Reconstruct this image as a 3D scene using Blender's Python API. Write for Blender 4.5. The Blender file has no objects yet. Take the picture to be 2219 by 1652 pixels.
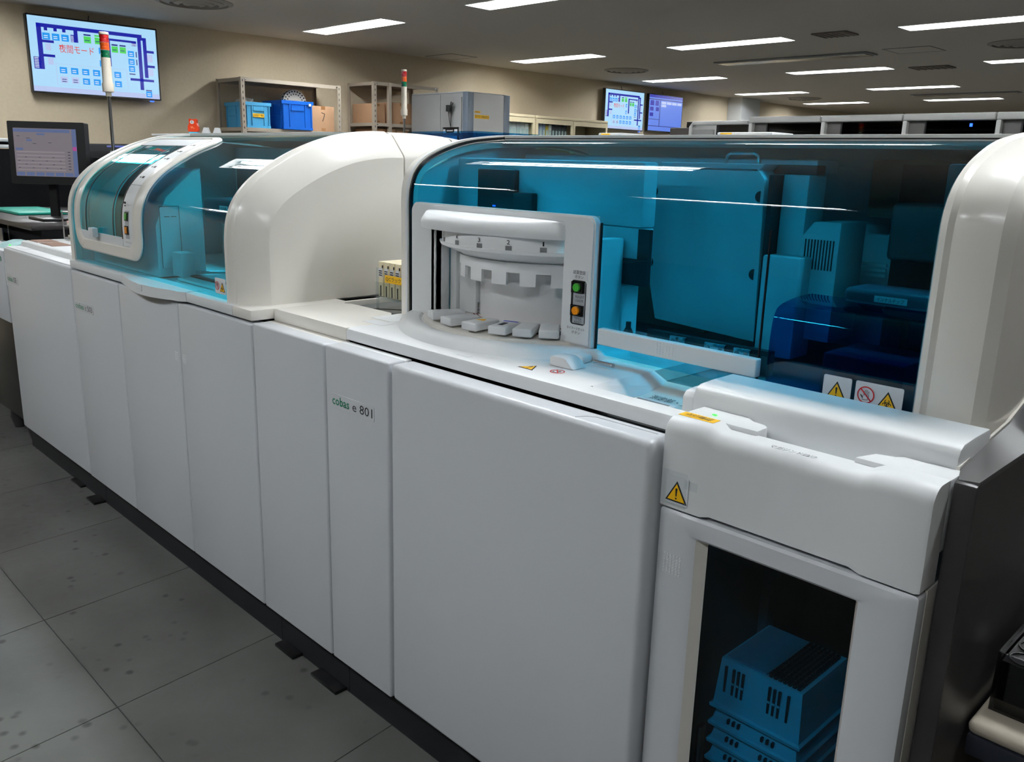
import bpy, bmesh, math, random
from mathutils import Vector, Matrix
random.seed(7)
S = bpy.context.scene
COL = S.collection

# ------------------------------------------------------------------ camera
cam = bpy.data.cameras.new('camera'); camo = bpy.data.objects.new('camera', cam); COL.objects.link(camo)
cam.sensor_fit = 'HORIZONTAL'; cam.sensor_width = 36.0; cam.lens = 36.0 * 1865.2 / 2219.0
cam.clip_start = 0.02; cam.clip_end = 100
yaw, pitch, roll = math.radians(45.28434664), math.radians(14.21944619), math.radians(1.59294075)
fw = Vector((-math.sin(yaw)*math.cos(pitch), math.cos(yaw)*math.cos(pitch), -math.sin(pitch)))
rt = Vector((math.cos(yaw), math.sin(yaw), 0)); up = rt.cross(fw)
r2 = rt*math.cos(roll) + up*math.sin(roll); u2 = -rt*math.sin(roll) + up*math.cos(roll)
camo.matrix_world = Matrix(((r2.x, u2.x, -fw.x, 0), (r2.y, u2.y, -fw.y, -1.093), (r2.z, u2.z, -fw.z, 1.4), (0, 0, 0, 1)))
S.camera = camo

# ------------------------------------------------------------------ world, exposure
w = bpy.data.worlds.new('world'); S.world = w; w.use_nodes = True
w.node_tree.nodes['Background'].inputs[0].default_value = (0.5, 0.55, 0.6, 1)
w.node_tree.nodes['Background'].inputs[1].default_value = 0.02
vs = S.view_settings
vs.view_transform = 'Standard'; vs.look = 'None'; vs.gamma = 1.0; vs.use_curve_mapping = False
vs.exposure = 0.0
LIGHT = 88.0          # strength of the fluorescent tubes

# ------------------------------------------------------------------ materials
def lin(c):
    c = c/255.0
    return c/12.92 if c <= 0.04045 else ((c+0.055)/1.055)**2.4
def rgb(r, g, b): return (lin(r), lin(g), lin(b), 1)
MATS = {}
def mat(name, col, rough=0.5, metal=0.0, spec=0.5, emit=0.0, noise=None, bump=None, coat=0.0):
    if name in MATS: return MATS[name]
    m = bpy.data.materials.new(name); m.use_nodes = True; nt = m.node_tree
    b = nt.nodes['Principled BSDF']
    b.inputs['Base Color'].default_value = col; b.inputs['Roughness'].default_value = rough
    b.inputs['Metallic'].default_value = metal; b.inputs['Specular IOR Level'].default_value = spec
    b.inputs['Coat Weight'].default_value = coat; b.inputs['Coat Roughness'].default_value = 0.1
    if emit:
        b.inputs['Emission Color'].default_value = col; b.inputs['Emission Strength'].default_value = emit
    if noise or bump:
        tc = nt.nodes.new('ShaderNodeTexCoord')
    if noise:   # (scale, amount)
        n = nt.nodes.new('ShaderNodeTexNoise'); n.inputs['Scale'].default_value = noise[0]; n.inputs['Detail'].default_value = 5
        nt.links.new(tc.outputs['Object'], n.inputs['Vector'])
        cr = nt.nodes.new('ShaderNodeValToRGB')
        cr.color_ramp.elements[0].position = 0.3; cr.color_ramp.elements[1].position = 0.7
        a = noise[1]
        cr.color_ramp.elements[0].color = (col[0]*(1-a), col[1]*(1-a), col[2]*(1-a), 1)
        cr.color_ramp.elements[1].color = (min(1, col[0]*(1+a)), min(1, col[1]*(1+a)), min(1, col[2]*(1+a)), 1)
        nt.links.new(n.outputs['Fac'], cr.inputs['Fac']); nt.links.new(cr.outputs['Color'], b.inputs['Base Color'])
    if bump:    # (scale, strength, distance)
        n2 = nt.nodes.new('ShaderNodeTexNoise'); n2.inputs['Scale'].default_value = bump[0]; n2.inputs['Detail'].default_value = 3
        nt.links.new(tc.outputs['Object'], n2.inputs['Vector'])
        bp = nt.nodes.new('ShaderNodeBump'); bp.inputs['Strength'].default_value = bump[1]; bp.inputs['Distance'].default_value = bump[2]
        nt.links.new(n2.outputs['Fac'], bp.inputs['Height']); nt.links.new(bp.outputs['Normal'], b.inputs['Normal'])
    MATS[name] = m
    return m
def glass(name, tint, rough=0.02, ior=1.5, refl=1.0):
    if name in MATS: return MATS[name]
    m = bpy.data.materials.new(name); m.use_nodes = True; nt = m.node_tree
    nt.nodes.remove(nt.nodes['Principled BSDF'])
    out = nt.nodes['Material Output']
    t = nt.nodes.new('ShaderNodeBsdfTransparent'); t.inputs[0].default_value = tint
    g = nt.nodes.new('ShaderNodeBsdfGlossy'); g.inputs['Roughness'].default_value = rough
    g.inputs['Color'].default_value = (refl, refl, refl, 1)
    f = nt.nodes.new('ShaderNodeFresnel'); f.inputs['IOR'].default_value = ior
    mx = nt.nodes.new('ShaderNodeMixShader')
    ge = nt.nodes.new('ShaderNodeNewGeometry')          # reflect at the outer faces only (a thin sheet, no trapped light)
    iv = nt.nodes.new('ShaderNodeMath'); iv.operation = 'SUBTRACT'; iv.inputs[0].default_value = 1.0
    mu = nt.nodes.new('ShaderNodeMath'); mu.operation = 'MULTIPLY'
    nt.links.new(ge.outputs['Backfacing'], iv.inputs[1]); nt.links.new(iv.outputs[0], mu.inputs[0]); nt.links.new(f.outputs[0], mu.inputs[1])
    nt.links.new(mu.outputs[0], mx.inputs[0]); nt.links.new(t.outputs[0], mx.inputs[1]); nt.links.new(g.outputs[0], mx.inputs[2])
    nt.links.new(mx.outputs[0], out.inputs['Surface'])
    MATS[name] = m
    return m
def floor_mat():
    m = bpy.data.materials.new('vinyl_tile'); m.use_nodes = True; nt = m.node_tree; N = nt.nodes; L = nt.links
    b = N['Principled BSDF']; b.inputs['Specular IOR Level'].default_value = 0.13
    tc = N.new('ShaderNodeNewGeometry')
    n1 = N.new('ShaderNodeTexNoise'); n1.inputs['Scale'].default_value = 2.2; n1.inputs['Detail'].default_value = 6
    n2 = N.new('ShaderNodeTexNoise'); n2.inputs['Scale'].default_value = 26; n2.inputs['Detail'].default_value = 4
    n3 = N.new('ShaderNodeTexVoronoi'); n3.inputs['Scale'].default_value = 17; n3.inputs['Randomness'].default_value = 1
    n4 = N.new('ShaderNodeTexNoise'); n4.inputs['Scale'].default_value = 3.7; n4.inputs['Detail'].default_value = 2
    for n in (n1, n2, n3, n4): L.new(tc.outputs['Position'], n.inputs['Vector'])
    r1 = N.new('ShaderNodeValToRGB'); r1.color_ramp.elements[0].position = 0.3; r1.color_ramp.elements[1].position = 0.75
    r1.color_ramp.elements[0].color = rgb(76, 76, 74); r1.color_ramp.elements[1].color = rgb(97, 98, 95)
    L.new(n1.outputs['Fac'], r1.inputs['Fac'])
    # dark scuff spots: small voronoi cells, gated by a large noise
    r3 = N.new('ShaderNodeValToRGB'); r3.color_ramp.elements[0].position = 0.10; r3.color_ramp.elements[1].position = 0.24
    r3.color_ramp.elements[0].color = (1, 1, 1, 1); r3.color_ramp.elements[1].color = (0, 0, 0, 1)
    mixd = N.new('ShaderNodeMath'); mixd.operation = 'ADD'
    sc = N.new('ShaderNodeMath'); sc.operation = 'MULTIPLY'; sc.inputs[1].default_value = 0.22
    sb = N.new('ShaderNodeMath'); sb.operation = 'SUBTRACT'; sb.inputs[1].default_value = 0.5
    L.new(n2.outputs['Fac'], sb.inputs[0]); L.new(sb.outputs[0], sc.inputs[0])
    L.new(n3.outputs['Distance'], mixd.inputs[0]); L.new(sc.outputs[0], mixd.inputs[1]); L.new(mixd.outputs[0], r3.inputs['Fac'])
    r4 = N.new('ShaderNodeValToRGB'); r4.color_ramp.elements[0].position = 0.47; r4.color_ramp.elements[1].position = 0.6
    L.new(n4.outputs['Fac'], r4.inputs['Fac'])
    ml = N.new('ShaderNodeMath'); ml.operation = 'MULTIPLY'; L.new(r3.outputs['Color'], ml.inputs[0]); L.new(r4.outputs['Color'], ml.inputs[1])
    m2 = N.new('ShaderNodeMath'); m2.operation = 'MULTIPLY'; m2.inputs[1].default_value = 0.6; L.new(ml.outputs[0], m2.inputs[0])
    inv = N.new('ShaderNodeMath'); inv.operation = 'SUBTRACT'; inv.inputs[0].default_value = 1.0; L.new(m2.outputs[0], inv.inputs[1])
    vm = N.new('ShaderNodeVectorMath'); vm.operation = 'SCALE'; L.new(r1.outputs['Color'], vm.inputs[0]); L.new(inv.outputs[0], vm.inputs['Scale'])
    L.new(vm.outputs[0], b.inputs['Base Color'])
    r5 = N.new('ShaderNodeMapRange'); r5.inputs[3].default_value = 0.24; r5.inputs[4].default_value = 0.46
    L.new(n2.outputs['Fac'], r5.inputs[0]); L.new(r5.outputs[0], b.inputs['Roughness'])
    bp = N.new('ShaderNodeBump'); bp.inputs['Strength'].default_value = 0.25; bp.inputs['Distance'].default_value = 0.002
    L.new(n2.outputs['Fac'], bp.inputs['Height']); L.new(bp.outputs['Normal'], b.inputs['Normal'])
    return m

WHITE = mat('white_plastic', rgb(226, 228, 229), 0.42)
WHITE2 = mat('white_enamel_panel', rgb(206, 209, 213), 0.38, coat=0.15)
WARMW = mat('warm_white_shell', rgb(236, 232, 224), 0.3, coat=0.2)
PURE = mat('label_white', rgb(225, 227, 230), 0.4)
OFFW = mat('off_white_lamp_body', rgb(215, 206, 190), 0.5)
LGREY = mat('light_grey', rgb(170, 174, 178), 0.5)
MGREY = mat('mid_grey', rgb(120, 122, 124), 0.5)
DGREY = mat('dark_grey_side', rgb(52, 50, 51), 0.35)
DARK = mat('dark_gap', rgb(18, 18, 20), 0.7)
PLINTH = mat('plinth_charcoal', rgb(24, 25, 29), 0.6, spec=0.3)
BLACK = mat('black_plastic', rgb(16, 16, 18), 0.35)
GLOSSBLK = mat('glossy_black', rgb(10, 10, 12), 0.08)
CHROME = mat('chrome', rgb(200, 203, 206), 0.18, metal=1.0)
STEEL = mat('steel_wire', rgb(190, 190, 190), 0.3, metal=1.0)
GREEN = mat('logo_green', rgb(0, 120, 84), 0.5)
INK = mat('ink_black', rgb(22, 22, 28), 0.6)
YEL = mat('label_yellow', rgb(246, 190, 10), 0.5)
RED = mat('sign_red', rgb(205, 30, 38), 0.5)
SHELFM = mat('shelf_beige', rgb(168, 156, 140), 0.45)
CARD = mat('cardboard', rgb(186, 146, 112), 0.85, noise=(6, 0.06))
TAPE = mat('packing_tape', rgb(150, 106, 66), 0.35)
CRATE_L = mat('crate_light_blue', rgb(72, 160, 205), 0.4)
CRATE_B = mat('crate_blue', rgb(10, 92, 190), 0.35)
WALLM = mat('wall_paint', rgb(202, 187, 161), 0.9, noise=(40, 0.03))
CEILM = mat('ceiling_board', rgb(190, 183, 173), 0.95, noise=(160, 0.10), bump=(220, 0.3, 0.003))
BEIGE = mat('beige_cabinet', rgb(208, 194, 160), 0.5)
BTN_G = mat('button_green', rgb(70, 170, 60), 0.3)
BTN_O = mat('button_orange', rgb(232, 140, 12), 0.3)
LED_G = mat('led_green', rgb(60, 255, 70), 0.4, emit=1.5)
LED_B = mat('led_blue', rgb(40, 90, 255), 0.4, emit=3)
HOODG = glass('blue_hood_acrylic', (0.36, 0.83, 0.94, 1), 0.015, 1.5)
HOODG2 = glass('teal_hood_acrylic', (0.42, 0.86, 0.93, 1), 0.015, 1.5)
LIDG = glass('teal_lid_acrylic', (0.36, 0.93, 0.93, 1), 0.015, 1.5)
DKBLUE = glass('deep_blue_acrylic', (0.12, 0.42, 0.72, 1), 0.03, 1.55)
WINBLUE = glass('dark_window_acrylic', (0.32, 0.70, 0.82, 1), 0.03, 1.4)
CLEAR = glass('clear_acrylic', (0.90, 0.93, 0.93, 1), 0.03, 1.45)
FILM = glass('clear_film', (0.96, 0.97, 0.97, 1), 0.15, 1.25)
FLOORM = floor_mat()

# ------------------------------------------------------------------ helpers
def wloc(o):
    v = Vector((0, 0, 0))
    while o is not None:
        v += o.location; o = o.parent
    return v
def finish(name, bm, m, parent=None, smooth=None, kind=None):
    me = bpy.data.meshes.new(name)
    bmesh.ops.recalc_face_normals(bm, faces=bm.faces)
    if parent is not None:
        bmesh.ops.translate(bm, verts=bm.verts, vec=-wloc(parent))
    bm.to_mesh(me); bm.free()
    me.materials.append(m)
    o = bpy.data.objects.new(name, me); COL.objects.link(o)
    if parent is not None: o.parent = parent
    if smooth:
        me.polygons.foreach_set('use_smooth', [True]*len(me.polygons))
        me.set_sharp_from_angle(angle=math.radians(smooth))
    if kind: o['kind'] = kind
    return o
def thing(name, label, cat, loc=(0, 0, 0), group=None, kind=None):
    o = bpy.data.objects.new(name, None); COL.objects.link(o); o.location = loc
    o.empty_display_size = 0.1
    o['label'] = label; o['category'] = cat
    if group: o['group'] = group
    if kind: o['kind'] = kind
    return o
def tag(o, label, cat=None, group=None, kind=None):
    o['label'] = label
    if cat: o['category'] = cat
    if group: o['group'] = group
    if kind: o['kind'] = kind
    return o
def recenter(o):
    """put a single-mesh thing's origin at the base of its own mesh"""
    me = o.data; n = len(me.vertices)
    xs = [v.co for v in me.vertices]
    c = Vector(((min(v.x for v in xs)+max(v.x for v in xs))/2, (min(v.y for v in xs)+max(v.y for v in xs))/2, min(v.z for v in xs)))
    me.transform(Matrix.Translation(-c)); o.location = o.location + c
    return o
def abox(bm, x0, x1, y0, y1, z0, z1, bev=0.0, seg=2):
    vs_ = [bm.verts.new(p) for p in ((x0,y0,z0),(x1,y0,z0),(x1,y1,z0),(x0,y1,z0),(x0,y0,z1),(x1,y0,z1),(x1,y1,z1),(x0,y1,z1))]
    fs = [bm.faces.new([vs_[i] for i in f]) for f in ((0,3,2,1),(4,5,6,7),(0,1,5,4),(1,2,6,5),(2,3,7,6),(3,0,4,7))]
    if bev > 0:
        es = set()
        for f in fs: es.update(f.edges)
        bmesh.ops.bevel(bm, geom=list(es), offset=bev, segments=seg, affect='EDGES', profile=0.5)
def B(name, x0, x1, y0, y1, z0, z1, m, parent=None, bev=0.0, seg=2, kind=None):
    bm = bmesh.new(); abox(bm, x0, x1, y0, y1, z0, z1, bev, seg)
    return finish(name, bm, m, parent, 40 if bev else None, kind)
def prism(name, pts, axis, a0, a1, m, parent=None, bev=0.0, smooth=None, seg=2):
    """extrude a 2D polygon; axis x: pts are (y,z); y: (x,z); z: (x,y)"""
    bm = bmesh.new()
    def P(p, a):
        return (a, p[0], p[1]) if axis == 'x' else ((p[0], a, p[1]) if axis == 'y' else (p[0], p[1], a))
    A = [bm.verts.new(P(p, a0)) for p in pts]; Bv = [bm.verts.new(P(p, a1)) for p in pts]
    bm.faces.new(A); bm.faces.new(Bv[::-1])
    n = len(pts)
    for i in range(n): bm.faces.new((A[i], A[(i+1) % n], Bv[(i+1) % n], Bv[i]))
    bmesh.ops.recalc_face_normals(bm, faces=bm.faces)
    if bev > 0:
        es = [e for e in bm.edges if e.calc_face_angle(0) > 0.5]
        bmesh.ops.bevel(bm, geom=es, offset=bev, segments=seg, affect='EDGES', profile=0.5)
    return finish(name, bm, m, parent, smooth or (40 if bev else None))
def atube(bm, pts, r, n=10, close=False):
    pts = [Vector(p) for p in pts]; rings = []
    N_ = len(pts); prev = None
    for i, p in enumerate(pts):
        if close: d = pts[(i+1) % N_] - pts[i-1]
        else: d = pts[min(i+1, N_-1)] - pts[max(i-1, 0)]
        d.normalize()
        a = prev if prev is not None else (Vector((0, 0, 1)) if abs(d.z) < 0.9 else Vector((1, 0, 0)))
        u = a - d*a.dot(d)
        if u.length < 1e-6: u = d.orthogonal()
        u.normalize(); v = d.cross(u); prev = u
        rr = r[i] if isinstance(r, (list, tuple)) else r
        rings.append([bm.verts.new(p + (u*math.cos(2*math.pi*k/n) + v*math.sin(2*math.pi*k/n))*rr) for k in range(n)])
    for i in range(N_ - (0 if close else 1)):
        A, C_ = rings[i], rings[(i+1) % N_]
        for k in range(n): bm.faces.new((A[k], A[(k+1) % n], C_[(k+1) % n], C_[k]))
    if not close:
        bm.faces.new(rings[0][::-1]); bm.faces.new(rings[-1])
def T(name, pts, r, m, parent=None, n=10, close=False):
    bm = bmesh.new(); atube(bm, pts, r, n, close)
    return finish(name, bm, m, parent, 45)
def lathe(name, prof, cx, cy, m, parent=None, n=48, a0=0.0, a1=2*math.pi, smooth=35):
    """prof: list of (r, z) closed loop or open with r=0 ends"""
    bm = bmesh.new(); full = abs(a1-a0-2*math.pi) < 1e-6
    cnt = n if full else n+1
    rings = []
    for k in range(cnt):
        a = a0 + (a1-a0)*k/n
        rings.append([bm.verts.new((cx+r*math.cos(a), cy+r*math.sin(a), z)) for r, z in prof])
    for k in range(n):
        A, C_ = rings[k], rings[(k+1) % cnt]
        for i in range(len(prof)-1):
            if prof[i][0] < 1e-6 and prof[i+1][0] < 1e-6: continue
            bm.faces.new((A[i], C_[i], C_[i+1], A[i+1]))
    bmesh.ops.remove_doubles(bm, verts=bm.verts, dist=1e-6)
    return finish(name, bm, m, parent, smooth)
class Fr:
    """a flat frame: origin, right, up, normal"""
    def __init__(s, o, r=(1, 0, 0), u=(0, 0, 1)):
        s.o = Vector(o); s.r = Vector(r).normalized(); s.u = Vector(u).normalized(); s.n = s.r.cross(s.u)
    def __call__(s, a, b, off=0.0): return s.o + s.r*a + s.u*b + s.n*off
def plates(name, polys, fr, off0, off1, m, parent=None, kind=None):
    """flat printed or stuck-on shapes with a little thickness, in a frame"""
    bm = bmesh.new()
    for pl in polys:
        A = [bm.verts.new(fr(a, b, off0)) for a, b in pl]; C_ = [bm.verts.new(fr(a, b, off1)) for a, b in pl]
        n = len(pl)
        bm.faces.new(C_); bm.faces.new(A[::-1])
        for i in range(n): bm.faces.new((A[i], A[(i+1) % n], C_[(i+1) % n], C_[i]))
    return finish(name, bm, m, parent, None, kind)
def rect(a0, b0, a1, b1): return [(a0, b0), (a1, b0), (a1, b1), (a0, b1)]
def rrect(a0, b0, a1, b1, r, n=5):
    pts = []
    for cx, cy, s in ((a1-r, b0+r, -90), (a1-r, b1-r, 0), (a0+r, b1-r, 90), (a0+r, b0+r, 180)):
        for k in range(n+1):
            t = math.radians(s + 90*k/n); pts.append((cx+r*math.cos(t), cy+r*math.sin(t)))
    return pts
def arcband(cx, cy, r0, r1, a0=0, a1=360, n=20):
    qs = []
    for k in range(n):
        t0 = math.radians(a0+(a1-a0)*k/n); t1 = math.radians(a0+(a1-a0)*(k+1)/n)
        qs.append([(cx+r0*math.cos(t0), cy+r0*math.sin(t0)), (cx+r1*math.cos(t0), cy+r1*math.sin(t0)), (cx+r1*math.cos(t1), cy+r1*math.sin(t1)), (cx+r0*math.cos(t1), cy+r0*math.sin(t1))])
    return qs
def strip(pts, wd):
    qs = []
    for (ax, ay), (bx, by) in zip(pts, pts[1:]):
        dx, dy = bx-ax, by-ay; l = math.hypot(dx, dy) or 1; nx, ny = -dy/l*wd/2, dx/l*wd/2
        qs.append([(ax-nx, ay-ny), (bx-nx, by-ny), (bx+nx, by+ny), (ax+nx, ay+ny)])
    return qs
def txt(name, s, fr, a0, b0, wd, ht, m, parent=None, off=0.0006, bold=0.0):
    cu = bpy.data.curves.new('lettering', 'FONT'); cu.body = s; cu.resolution_u = 2; cu.offset = bold
    to = bpy.data.objects.new('lettering', cu); COL.objects.link(to)
    bpy.context.view_layer.update()
    me = bpy.data.meshes.new_from_object(to.evaluated_get(bpy.context.evaluated_depsgraph_get()))
    bpy.data.objects.remove(to); bpy.data.curves.remove(cu)
    xs = [v.co.x for v in me.vertices]; ys = [v.co.y for v in me.vertices]
    x0, x1, y0, y1 = min(xs), max(xs), min(ys), max(ys)
    L = wloc(parent) if parent is not None else Vector((0, 0, 0))
    for v in me.vertices:
        v.co = fr(a0+(v.co.x-x0)/(x1-x0)*wd, b0+(v.co.y-y0)/max(1e-6, y1-y0)*ht, off) - L
    me.materials.clear(); me.materials.append(m); me.name = name
    o = bpy.data.objects.new(name, me); COL.objects.link(o)
    if parent is not None: o.parent = parent
    return o
def copy_tree(o, parent=None):
    c = o.copy(); COL.objects.link(c); c.parent = parent
    for ch in list(o.children): copy_tree(ch, c)
    return c
# --- warning pictograms, as printed shapes on a label
def sign_warning(fr, cx, cy, s, parent, off=0.0008):
    t = [(cx-s*.58, cy-s*.5), (cx+s*.58, cy-s*.5), (cx, cy+s*.5)]
    k = 0.80
    gy = cy - s*.5 + s/3
    t2 = [(cx+(a-cx)*k, gy+(b-gy)*k) for a, b in t]
    plates('triangle_border', [t], fr, off*.4, off, INK, parent)
    plates('triangle_field', [t2], fr, off, off*1.4, YEL, parent)
    return gy
def sign_excl(fr, cx, cy, s, parent):
    gy = sign_warning(fr, cx, cy, s, parent)
    plates('exclamation_mark', [[(cx-.025*s, gy-.06*s), (cx+.025*s, gy-.06*s), (cx+.055*s, gy+.30*s), (cx, gy+.34*s), (cx-.055*s, gy+.30*s)], [(cx+.045*s*math.cos(t*.785), gy-.16*s+.045*s*math.sin(t*.785)) for t in range(8)]], fr, .0011, .0014, INK, parent)
def sign_bio(fr, cx, cy, s, parent):
    gy = sign_warning(fr, cx, cy, s, parent)
    q = []
    for a in (90, 210, 330):
        t = math.radians(a)
        q += arcband(cx+.12*s*math.cos(t), gy+.12*s*math.sin(t), .085*s, .125*s, a-140+180-40, a+140+0, 14) if False else arcband(cx+.125*s*math.cos(t), gy+.125*s*math.sin(t), .095*s, .135*s, a+35, a+325, 14)
    q += arcband(cx, gy, .095*s, .125*s, 0, 360, 18)
    plates('biohazard_mark', q, fr, .0011, .0014, INK, parent)
def sign_nohand(fr, cx, cy, s, parent):
    r = s*.5
    hand = [[(cx-.2*s, cy-.3*s), (cx+.12*s, cy-.3*s), (cx+.18*s, cy-.02*s), (cx-.17*s, cy-.02*s)]]
    for i, h in enumerate((.2, .28, .27, .2)): hand += strip([(cx-.13*s+i*.085*s, cy-.05*s), (cx-.12*s+i*.09*s, cy+h*s)], .055*s)
    hand += strip([(cx-.17*s, cy-.2*s), (cx-.3*s, cy-.02*s)], .06*s)
    plates('hand_outline', hand, fr, .0004, .0008, INK, parent)
    inner = [[(cx-.17*s, cy-.27*s), (cx+.1*s, cy-.27*s), (cx+.15*s, cy-.04*s), (cx-.14*s, cy-.04*s)]]
    for i, h in enumerate((.18, .26, .25, .18)): inner += strip([(cx-.13*s+i*.085*s, cy-.05*s), (cx-.12*s+i*.09*s, cy+h*s)], .028*s)
    plates('hand_fill', inner, fr, .0008, .001, PURE, parent)
    plates('prohibition_ring', arcband(cx, cy, r*.86, r, 0, 360, 28) + strip([(cx-r*.64, cy+r*.64), (cx+r*.64, cy-r*.64)], s*.075), fr, .001, .0013, RED, parent)

# --- curved hood profile: points (y, z) from the base up and back
class Prof:
    def __init__(s, pts, n=80):
        d = []
        P = [Vector((p[0], p[1])) for p in pts]
        for i in range(len(P)-1):
            p0 = P[max(i-1, 0)]; p1 = P[i]; p2 = P[i+1]; p3 = P[min(i+2, len(P)-1)]
            for k in range(12):
                t = k/12
                d.append(0.5*((2*p1)+(p2-p0)*t+(2*p0-5*p1+4*p2-p3)*t*t+(3*p1-p0-3*p2+p3)*t**3))
        d.append(P[-1]); s.d = d; s.l = [0.0]
        for a, b in zip(d, d[1:]): s.l.append(s.l[-1]+(b-a).length)
        s.len = s.l[-1]
    def at(s, t):
        t = min(max(t, 0), s.len); i = 0
        lo, hi = 0, len(s.l)-2
        while lo < hi:
            mid = (lo+hi+1)//2
            if s.l[mid] <= t: lo = mid
            else: hi = mid-1
        i = lo; f = (t-s.l[i])/max(1e-9, s.l[i+1]-s.l[i]); p = s.d[i].lerp(s.d[i+1], f)
        a = s.d[max(i-2, 0)]; b = s.d[min(i+3, len(s.d)-1)]; tg = (b-a).normalized()
        return p, Vector((-tg.y, tg.x))      # normal points up / forward (out of the hood)
    def P(s, x, t, off=0.0):
        p, n = s.at(t)
        return Vector((x, p.x + n.x*off, p.y + n.y*off))
    def s_at_y(s, y):
        for i, p in enumerate(s.d):
            if p.x >= y and s.l[i] > 0.25: return s.l[i]
        return s.len
def hood_sheet(name, pf, x0, x1, s0, s1, o0, o1, m, parent, ns=44):
    """a curved plate on the hood: x0..x1 (numbers or functions of s), s0..s1, thickness o0..o1"""
    bm = bmesh.new(); fx0 = x0 if callable(x0) else (lambda t: x0); fx1 = x1 if callable(x1) else (lambda t: x1)
    R_ = []
    for k in range(ns+1):
        t = s0+(s1-s0)*k/ns
        R_.append([bm.verts.new(pf.P(fx0(t), t, o0)), bm.verts.new(pf.P(fx1(t), t, o0)), bm.verts.new(pf.P(fx1(t), t, o1)), bm.verts.new(pf.P(fx0(t), t, o1))])
    for A, C_ in zip(R_, R_[1:]):
        for i in range(4): bm.faces.new((A[i], A[(i+1) % 4], C_[(i+1) % 4], C_[i]))
    bm.faces.new(R_[0][::-1]); bm.faces.new(R_[-1])
    return finish(name, bm, m, parent, 40)
def hood_loft(name, pf, rings, s0, s1, yback, zb, m, parent, ns=50, smooth=24):
    """solid cheek: rings (x, offset); each ring is the profile, offset, closed at the back"""
    bm = bmesh.new(); RR = []
    addb = yback - pf.P(0, s1).y > .012; low = pf.P(0, s0).z - zb > .02
    for x, off in rings:
        r = []
        for k in range(ns+1):
            p = pf.P(x, s0+(s1-s0)*k/ns, off); r.append(bm.verts.new((p.x, p.y, p.z)))
        yl_, zl_ = r[-1].co.y, r[-1].co.z
        if addb: r.append(bm.verts.new((x, yback, zl_)))
        r.append(bm.verts.new((x, yback if addb else yl_, zb if low else r[0].co.z)))
        if low: r.append(bm.verts.new((x, r[0].co.y, zb)))
        RR.append(r)
    n = len(RR[0])
    for A, C_ in zip(RR, RR[1:]):
        for i in range(n): bm.faces.new((A[i], A[(i+1) % n], C_[(i+1) % n], C_[i]))
    bm.faces.new(RR[0][::-1]); bm.faces.new(RR[-1])
    o = finish(name, bm, m, parent, smooth)
    for p in o.data.polygons:
        if len(p.vertices) > 8: p.use_smooth = False
    return o
def dense(pts, step=0.02):
    out = []
    for a, b in zip(pts, pts[1:]+pts[:1]):
        n = max(1, int(math.hypot(b[0]-a[0], b[1]-a[1])/step))
        for k in range(n): out.append((a[0]+(b[0]-a[0])*k/n, a[1]+(b[1]-a[1])*k/n))
    return out
def rr_param(a0, b0, a1, b1, r, na, nb, nc=6):
    """rounded rectangle with fixed vertex counts on sides, so two can be bridged"""
    pts = []
    cs = ((a1-r, b0+r, -90), (a1-r, b1-r, 0), (a0+r, b1-r, 90), (a0+r, b0+r, 180)); cnt = (nb, na, nb, na)
    arcs = []
    for cx, cy, s in cs: arcs.append([(cx+r*math.cos(math.radians(s+90*k/nc)), cy+r*math.sin(math.radians(s+90*k/nc))) for k in range(nc+1)])
    for i in range(4):
        pts += arcs[i]; a = arcs[i][-1]; b = arcs[(i+1) % 4][0]
        for k in range(1, cnt[i]): pts.append((a[0]+(b[0]-a[0])*k/cnt[i], a[1]+(b[1]-a[1])*k/cnt[i]))
    return pts
def ring_plate(name, outer, inner, fn, o0, o1, m, parent, chamfer=0.0, smooth=35):
    """frame between two loops; fn(a, b, off) -> point"""
    bm = bmesh.new(); n = len(outer)
    loops = [[(a, b, o0) for a, b in outer], [(a, b, o1-chamfer) for a, b in outer]]
    if chamfer:
        loops.append([(a+(c-a)*.12, b+(d-b)*.12, o1) for (a, b), (c, d) in zip(outer, inner)])
        loops.append([(a+(c-a)*.88, b+(d-b)*.88, o1) for (a, b), (c, d) in zip(outer, inner)])
        loops.append([(a, b, o1-chamfer) for a, b in inner])
    else: loops.append([(a, b, o1) for a, b in inner])
    loops.append([(a, b, o0) for a, b in inner])
    V = [[bm.verts.new(fn(*p)) for p in lp] for lp in loops]
    for i in range(len(V)):
        A, C_ = V[i], V[(i+1) % len(V)]
        for k in range(n): bm.faces.new((A[k], A[(k+1) % n], C_[(k+1) % n], C_[k]))
    return finish(name, bm, m, parent, smooth)
FRONT = Fr((0, 0, 0))           # front plane of the analysers: (a, b) = (x, z)
def fr_y(y): return Fr((0, y, 0))

# ================================================================== ROOM
XW, YB, ZC = -7.9, 16.5, 2.5
XR, YF = 5.5, -9.0
fl = B('floor', XW, XR, YF, YB, -0.08, -0.004, mat('floor_base', rgb(40, 41, 40), 0.6)); tag(fl, 'grey scuffed vinyl tile floor around the analysers', kind='structure')
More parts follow.
